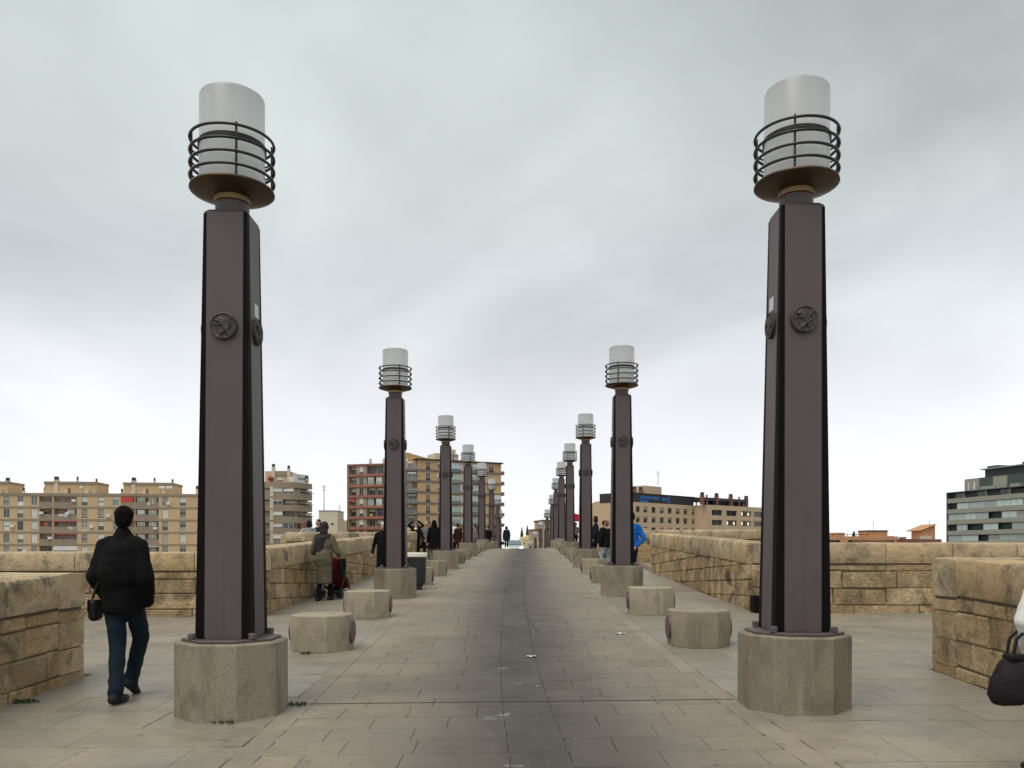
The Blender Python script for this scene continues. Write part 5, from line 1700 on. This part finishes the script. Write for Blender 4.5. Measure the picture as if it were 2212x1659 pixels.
    if face:
        for sd in (-1, 1):
            MB().sphere(hp(sd * .031, .082, .018), (.012 * s, .008 * s, .007 * s), seg=8, rings=6).build('eye', M['eye'], root, local=True)
        MB().sphere(hp(0, .088, -.052), (.022 * s, .008 * s, .008 * s), seg=8, rings=6).build('mouth', M['lip'], root, local=True)
    if show_hands:
        for w_, d_, sd in hands: hand(root, w_, d_, sd)
    return root
POCK = [((.25, -.06, 1.14), (.19, .06, .95), 0), ((.25, -.06, 1.14), (.19, .06, .93), 0)]
PI = math.pi

# 1. man in the black jacket, walking away on the left
def man_extra(B_, s, P):
    B_.ell(P(0, -.02, 1.18), (.225 * s, .165 * s, .27 * s), 'black')
    B_.ell(P(0, -.02, 1.31), (.195 * s, .145 * s, .16 * s), 'black')
    B_.skirt(1.12 * s, .79 * s, (.215 * s, .155 * s), (.178 * s, .140 * s), 'black')
    B_.limb(P(-.150, -.01, 1.375), P(-.235, -.05, 1.12), .080 * s, .078 * s, 'black')
    B_.limb(P(.150, -.01, 1.375), P(.24, -.05, 1.10), .080 * s, .080 * s, 'black')
    B_.limb(P(-.235, -.05, 1.12), P(-.18, .05, .94), .078 * s, .068 * s, 'black')
    B_.limb(P(.24, -.05, 1.10), P(.195, .05, .90), .080 * s, .068 * s, 'black')
mx, md = -3.70, 7.86
man = person('man in black jacket and blue jeans walking away beside the nearest left lamp', (mx, md), R(-4), 1.83, 'black', 'jean', 'shoe', 'black', feet=[(.045, -.20, 0.0, 0.0), (-.035, .20, .05, .5)],
             arms=POCK, voxel=.012, collar='black', extra=man_extra, shoulder=.92, neck='skin', legw=1.16, head_turn=R(20), coat=.80, coat_r=((.20, .15), (.175, .14)))
bag = empty('shoulder_bag', (mx - .245, md - .03, gz(mx, md) + .735), R(8), 'small black shoulder bag hanging at the left hip of the man in black', 'bag')
M['leather'] = plain('black_leather', (.006, .006, .0065), .6, spec=.25)
q = MB().bevbox(-.048, .048, -.085, .085, .02, .22, .03); q.build('pouch', M['leather'], bag, local=True)
MB().bevbox(-.055, -.04, -.07, .07, .10, .222, .008).build('flap', M['leather'], bag, local=True)
MB().tube([(0, -.085, .23), (.03, -.07, .34), (.06, -.04, .46)], .012, 6).build('strap', M['leather'], bag, local=True)

# 2. woman with headscarf pushing a pushchair
def scarfw(B_, s, P):
    B_.ell(P(0, -.04, .93), (.205 * s, .180 * s, .28 * s), 'olive')
    B_.skirt(1.1 * s, .38 * s, (.185 * s, .155 * s), (.18 * s, .155 * s), 'olive', (0, -.02), (0, -.02))
wx0, wd0 = -4.0, 17.6
person('woman in olive coat and dark headscarf pushing a red pushchair', (wx0, wd0), R(-12), 1.66, 'olive', 'black', 'shoe', 'dark', feet=[(-.08, -.16, 0, 0), (.09, .10, 0, 0)],
       arms=[((.29, .04, 1.08), (.24, .26, 1.02)), ((.29, .04, 1.08), (.24, .26, 1.02))], bulk=1.25, voxel=.014, hood='scarf', extra=scarfw, shoulder=.95)
def pushchair(loc, rz):
    root = empty('pushchair', (loc[0], loc[1], gz(*loc)), rz, 'red and black pushchair in front of the woman in the headscarf', 'pushchair')
    rub = M['leather']; fm = M['cage']
    B = lambda q, n, m: q.build(n, m, root, local=True, smooth=True)
    for sx in (-.22, .22):
        B(MB().tube([(sx, -.42, 1.04), (sx, -.30, .98), (sx, .0, .52), (sx, .36, .10)], .013, 7), 'side_tube', fm)
        B(MB().tube([(sx, -.16, .10), (sx, .05, .45), (sx, .12, .75)], .013, 7), 'rear_tube', fm)
        for y in (-.16, .36):
            for e in (-.035, .035):
                wv = [(sx + e, y + .075 * math.cos(a), .08 + .075 * math.sin(a)) for a in np.linspace(0, 2 * PI, 19)[:-1]]
                t = MB().tube(wv, .016, 6, closed=True).build('wheel', rub, root, local=True, smooth=True)
                MB().tube([(sx + e - .012, y, .08), (sx + e + .012, y, .08)], .045, 10).build('hub', M['cage'], t, local=True)
            B(MB().tube([(sx - .04, y, .08), (sx + .04, y, .08)], .01, 6), 'axle', fm)
    for y, z in ((.34, .14), (.26, .22), (.18, .30), (-.16, .12)): B(MB().tube([(-.22, y, z), (.22, y, z)], .011, 6), 'cross_bar', fm)
    # seat sling, backrest and hood
    def sling(name, prof_, mat, hw=.19):
        q = MB(); vs = []
        for y, z in prof_: vs += [(-hw, y, z), (hw, y, z), (hw, y + .012, z + .018), (-hw, y + .012, z + .018)]
        fs = []
        for i in range(len(prof_) - 1):
            for k in range(4): fs.append((i * 4 + k, i * 4 + (k + 1) % 4, i * 4 + 4 + (k + 1) % 4, i * 4 + 4 + k))
        fs += [(0, 1, 2, 3), tuple((len(prof_) - 1) * 4 + k for k in range(4))]
        q.add(vs, fs); B(q, name, mat)
    sling('backrest', [(-.24, .86), (-.16, .66), (-.06, .46), (.0, .40)], CL['red'])
    sling('seat', [(.0, .40), (.14, .38), (.26, .42)], CL['black'])
    sling('leg_panel', [(.26, .42), (.30, .28), (.36, .20)], CL['red'])
    sling('basket', [(-.14, .24), (.0, .17), (.18, .2)], CL['black'], .18)
    for sx in (-.205, .205): B(MB().box(sx - .006, sx + .006, -.22, .14, .44, .86), 'side_cloth', CL['black'])
pushchair((-3.93, 18.3), R(-17))

# 3. white haired person in black half hidden by the second left lamp
person('white haired person in long black coat half hidden by the second left lamp', (-3.42, 22.0), PI, 1.66, 'black', 'black', 'shoe', 'white', coat=.42, face=True, arms=[((.27, -.03, 1.12), (.31, .03, .88)), ((.27, -.03, 1.12), (.31, .03, .88))], collar='black')
# 4. group right of the second left lamp
person('person in black with both arms raised taking a photo by the second left lamp', (-4.20, 36.3), PI, 1.74, 'black', 'black', 'shoe', 'dark', coat=.75, arms=[((.33, .16, 1.52), (.10, .24, 1.72)), ((.33, .16, 1.52), (.10, .24, 1.72))], face=True)
person('woman in black coat with white scarf in front of the photo taker', (-4.15, 35.7), PI, 1.64, 'black', 'black', 'shoe', 'dark', hairstyle='bob', coat=.50, collar='white', face=True, arms=[((.30, -.02, 1.15), (.40, .05, .98)), ((.27, .02, 1.13), (.2, .18, 1.0))])
person('fair haired woman in grey fur jacket and flared black skirt', (-3.72, 35.9), PI + .25, 1.70, 'fur', 'black', 'greyshoe', 'blond', hairstyle='bob', coat=.92, skirt=(.55, .30, .24, 'black'), face=True, feet=[(-.16, -.05, 0, 0), (.12, .1, 0, 0)])
person('long haired figure in black at the left edge of the third left lamp', (-3.03, 32.2), R(20), 1.74, 'black', 'fur', 'shoe', 'black', hairstyle='long', coat=.62)
person('figure in white top standing in the far left bay right of the third left lamp', (-3.62, 50.3), PI * .9, 1.72, 'white', 'black', 'shoe', 'black', voxel=.02)
person('person in mauve jacket beside the fourth left lamp', (-1.93, 43.2), PI * .5, 1.55, 'mauve', 'black', 'shoe', 'dark', voxel=.02, coat=.8)
person('dark figure between the fifth and sixth left lamps', (-1.66, 58.5), R(10), 1.58, 'black', 'black', 'shoe', 'dark', voxel=.022, coat=.7)
person('person in brown red coat left of the fourth left lamp', (-2.75, 42.0), R(40), 1.6, 'brownred', 'black', 'shoe', 'dark', voxel=.02, coat=.6)
# 5. walker on the crest with a handbag
person('walker in dark coat alone at the crest of the road', (-.40, 60.2), R(5), 1.62, 'navy', 'black', 'shoe', 'dark', voxel=.02, coat=.62, coat_r=((.19, .14), (.27, .18)), hairstyle='bob', collar='mauve', feet=[(-.07, .12, 0, 0), (.07, -.12, 0, 0)])
hb = empty('handbag', (-.72, 60.2, gz(-.7, 60.2) + .28), 0, 'dark handbag carried low by the walker on the crest', 'bag')
MB().bevbox(-.14, .14, -.06, .06, 0, .24, .03).build('body', M['leather'], hb, local=True)
MB().tube([(-.09, 0, .23), (-.07, 0, .40), (.07, 0, .40), (.09, 0, .23)], .012, 6).build('handle', M['leather'], hb, local=True)
# 6. three people in the second left bay
person('red haired woman in pale top, leftmost of three above the left parapet', (-7.42, 29.4), R(-70), 1.70, 'pale', 'darkjean', 'shoe', 'red', hairstyle='long')
person('dark haired woman in grey jacket, middle of three above the left parapet', (-7.12, 29.0), R(-5), 1.72, 'grey', 'darkjean', 'shoe', 'dark', hairstyle='bob', bulk=1.1)
person('man in dark jacket, rightmost of three above the left parapet', (-6.93, 29.6), PI * .8, 1.76, 'navy', 'darkjean', 'shoe', 'dark', face=True)
# 7. right hand side
person('man in bright blue jacket with hands clasped behind his back', (2.91, 20.2), R(12), 1.84, 'blue', 'darkjean', 'shoe', 'black', arms=[((.27, -.13, 1.13), (.05, -.17, .97)), ((.27, -.13, 1.13), (.06, -.18, .96))], bulk=1.02, head_turn=R(35), coat=.93, coat_r=((.19, .14), (.185, .14)), voxel=.014, feet=[(-.13, 0, 0, 0), (.11, .03, 0, 0)])
person('tall person in navy coat right of the third right lamp', (3.30, 32.6), R(75), 1.84, 'navy', 'black', 'shoe', 'dark', hairstyle='bob', coat=.72, feet=[(-.1, .1, 0, 0), (.1, -.14, 0, 0)])
person('person in black jacket and dark trousers beyond the second right lamp', (3.52, 31.6), R(-60), 1.66, 'black', 'black', 'greyshoe', 'dark', coat=.8, feet=[(-.12, .16, 0, 0), (.1, -.12, 0, 0)])
person('person in black jacket and pale jeans left of the second right lamp', (2.98, 26.0), R(30), 1.66, 'black', 'lightjean', 'greyshoe', 'red', coat=.86)
person('person in grey under the red umbrella between the right lamps', (3.42, 44.4), R(150), 1.6, 'grey', 'black', 'greyshoe', 'dark', voxel=.02, arms=[((.27, .02, 1.13), (.16, .2, 1.28)), ((.25, -.03, 1.14), (.26, .03, .90))])
um = empty('umbrella', (3.40, 44.2, gz(3.4, 44.2) + 1.28), 0, 'red umbrella between the third and fourth right lamps', 'umbrella')
q = MB(); n = 8; vs = [(0, 0, .80)]
for i in range(1, 5):
    for j in range(n):
        an = 2 * PI * j / n; r_ = .52 * i / 4
        vs.append((r_ * math.cos(an), r_ * math.sin(an), .80 - .40 * (i / 4) ** 2))
fs = [(0, 1 + j, 1 + (j + 1) % n) for j in range(n)]
for i in range(3):
    for j in range(n): fs.append((1 + i * n + j, 1 + (i + 1) * n + j, 1 + (i + 1) * n + (j + 1) % n, 1 + i * n + (j + 1) % n))
q.add(vs, fs); q.build('canopy', CL['red'], um, local=True)
MB().tube([(0, 0, -.1), (0, 0, .84)], .009, 6).build('shaft', M['cage'], um, local=True)
# 8. woman at the right picture edge
def wextra(B_, s, P):
    B_.ell(P(0, 0, 1.22), (.22 * s, .16 * s, .26 * s), 'white')
    B_.limb(P(-.21, -.01, 1.38), P(-.31, .03, 1.10), .085 * s, .082 * s, 'white')
    B_.limb(P(-.30, .02, 1.10), P(-.21, .12, .88), .082 * s, .06 * s, 'white')
ex, ed = 3.45, 5.1
person('person in white padded jacket and black trousers cut off by the right edge', (ex, ed), R(8), 1.58, 'white', 'black', 'shoe', 'dark', hairstyle='bob', bulk=1.12, voxel=.013, extra=wextra, coat=.86, coat_r=((.22, .16), (.21, .16)),
       arms=[((.30, .02, 1.10), (.21, .12, .88)), ((.27, -.02, 1.12), (.28, .05, .9))], feet=[(-.11, .12, 0, 0), (.1, -.2, .02, .2)])
tb = empty('tote_bag', (ex - .28, ed + .02, gz(ex, ed) + .47), R(6), 'slouchy dark tote bag hanging from the arm of the person in white', 'bag')
q = MB(); n = 20; vs = []; fs = []
pr = [(.02, .01, -.005), (.20, .07, .0), (.235, .10, .05), (.22, .10, .15), (.16, .075, .24), (.12, .05, .28), (.09, .03, .275)]
for rx, ry, z in pr:
    for j in range(n):
        an = 2 * PI * j / n
        vs.append((rx * math.cos(an) * (1 + .06 * math.sin(3 * an + z * 20)), ry * math.sin(an), z + .008 * math.sin(3 * an)))
for i in range(len(pr) - 1):
    for j in range(n): fs.append((i * n + j, i * n + (j + 1) % n, (i + 1) * n + (j + 1) % n, (i + 1) * n + j))
fs.append(tuple(range(n)))
q.add(vs, fs)
M['tote'] = cloth('tote_cloth', (.020, .016, .019), .8, .45)
q.build('body', M['tote'], tb, smooth='all', local=True)
for y in (-.03, .03): MB().tube([(-.10, y, .26), (-.07, y, .40), (.0, y, .46), (.08, y, .42), (.12, y, .26)], .011, 6).build('handle', M['leather'], tb, local=True, smooth=True)
MB().bevbox(-.12, -.02, -.06, .04, .27, .31, .01).build('clasp', M['leather'], tb, local=True)

# ================================================================== CAR BEYOND THE CREST
cxx, cdd = .19, 76.5
car = empty('car', (cxx, cdd, gz(cxx, cdd)), 0, 'pale car with lit headlamps coming over the crest', 'car')
M['carpaint'] = plain('car_paint', (.46, .50, .49), .3, var=.04)
M['lampglow'] = glow('headlamp_glow', (1.0, .78, .40), 6.0)
prof_c = [(-2.0, .28), (-2.05, .62), (-1.9, .80), (-1.0, .95), (-.35, 1.40), (1.0, 1.46), (1.75, 1.05), (2.1, .95), (2.15, .35), (1.9, .25)]
q = MB(); vs = []; m_ = len(prof_c)
for x, k in ((-.82, .93), (-.86, 1.0), (.86, 1.0), (.82, .93)):
    for y, z in prof_c:
        zz = z if z < 1.0 else z
        xx = x * (1.0 if z < 1.0 else .82)
        vs.append((xx, y * (k * .02 + .98), z if k == 1 else .25 + (z - .25) * .97))
fs = [tuple(range(m_)), tuple(3 * m_ + i for i in range(m_))]
for i in range(3):
    for j in range(m_): fs.append((i * m_ + j, i * m_ + (j + 1) % m_, (i + 1) * m_ + (j + 1) % m_, (i + 1) * m_ + j))
q.add(vs, fs); q.build('body', M['carpaint'], car, local=True)
q = MB(); q.add([(-.74, -1.02, .99), (.74, -1.02, .99), (.62, -.42, 1.36), (-.62, -.42, 1.36)], [(0, 1, 2, 3)]); q.v = [(x, y - .02, z + .012) for x, y, z in q.v]
q.build('windscreen', M['pane_b'], car, local=True)
MB().box(-.4, .4, -2.09, -2.05, .36, .55).build('grille', M['darkmetal'], car, local=True)
MB().box(-.26, .26, -2.11, -2.09, .42, .54).build('number_plate', M['paper'], car, local=True)
for sx in (-.66, .66):
    MB().sphere((sx, -2.02, .71), (.13, .06, .10), seg=12, rings=8).build('headlamp', M['lampglow'], car, local=True, smooth='all')
    MB().bevbox(sx * 1.38 - .07, sx * 1.38 + .07, -.75, -.62, 1.0, 1.14, .02).build('mirror', M['darkmetal'], car, local=True)
    for y in (-1.35, 1.35):
        wv = [(sx * 1.18, y + .24 * math.cos(a), .31 + .24 * math.sin(a)) for a in np.linspace(0, 2 * PI, 21)[:-1]]
        t = MB().tube(wv, .075, 8, closed=True).build('wheel', M['leather'], car, local=True, smooth='all')
        MB().tube([(sx * 1.18 - .05, y, .31), (sx * 1.18 + .05, y, .31)], .17, 14).build('rim', M['cage'], t, local=True)
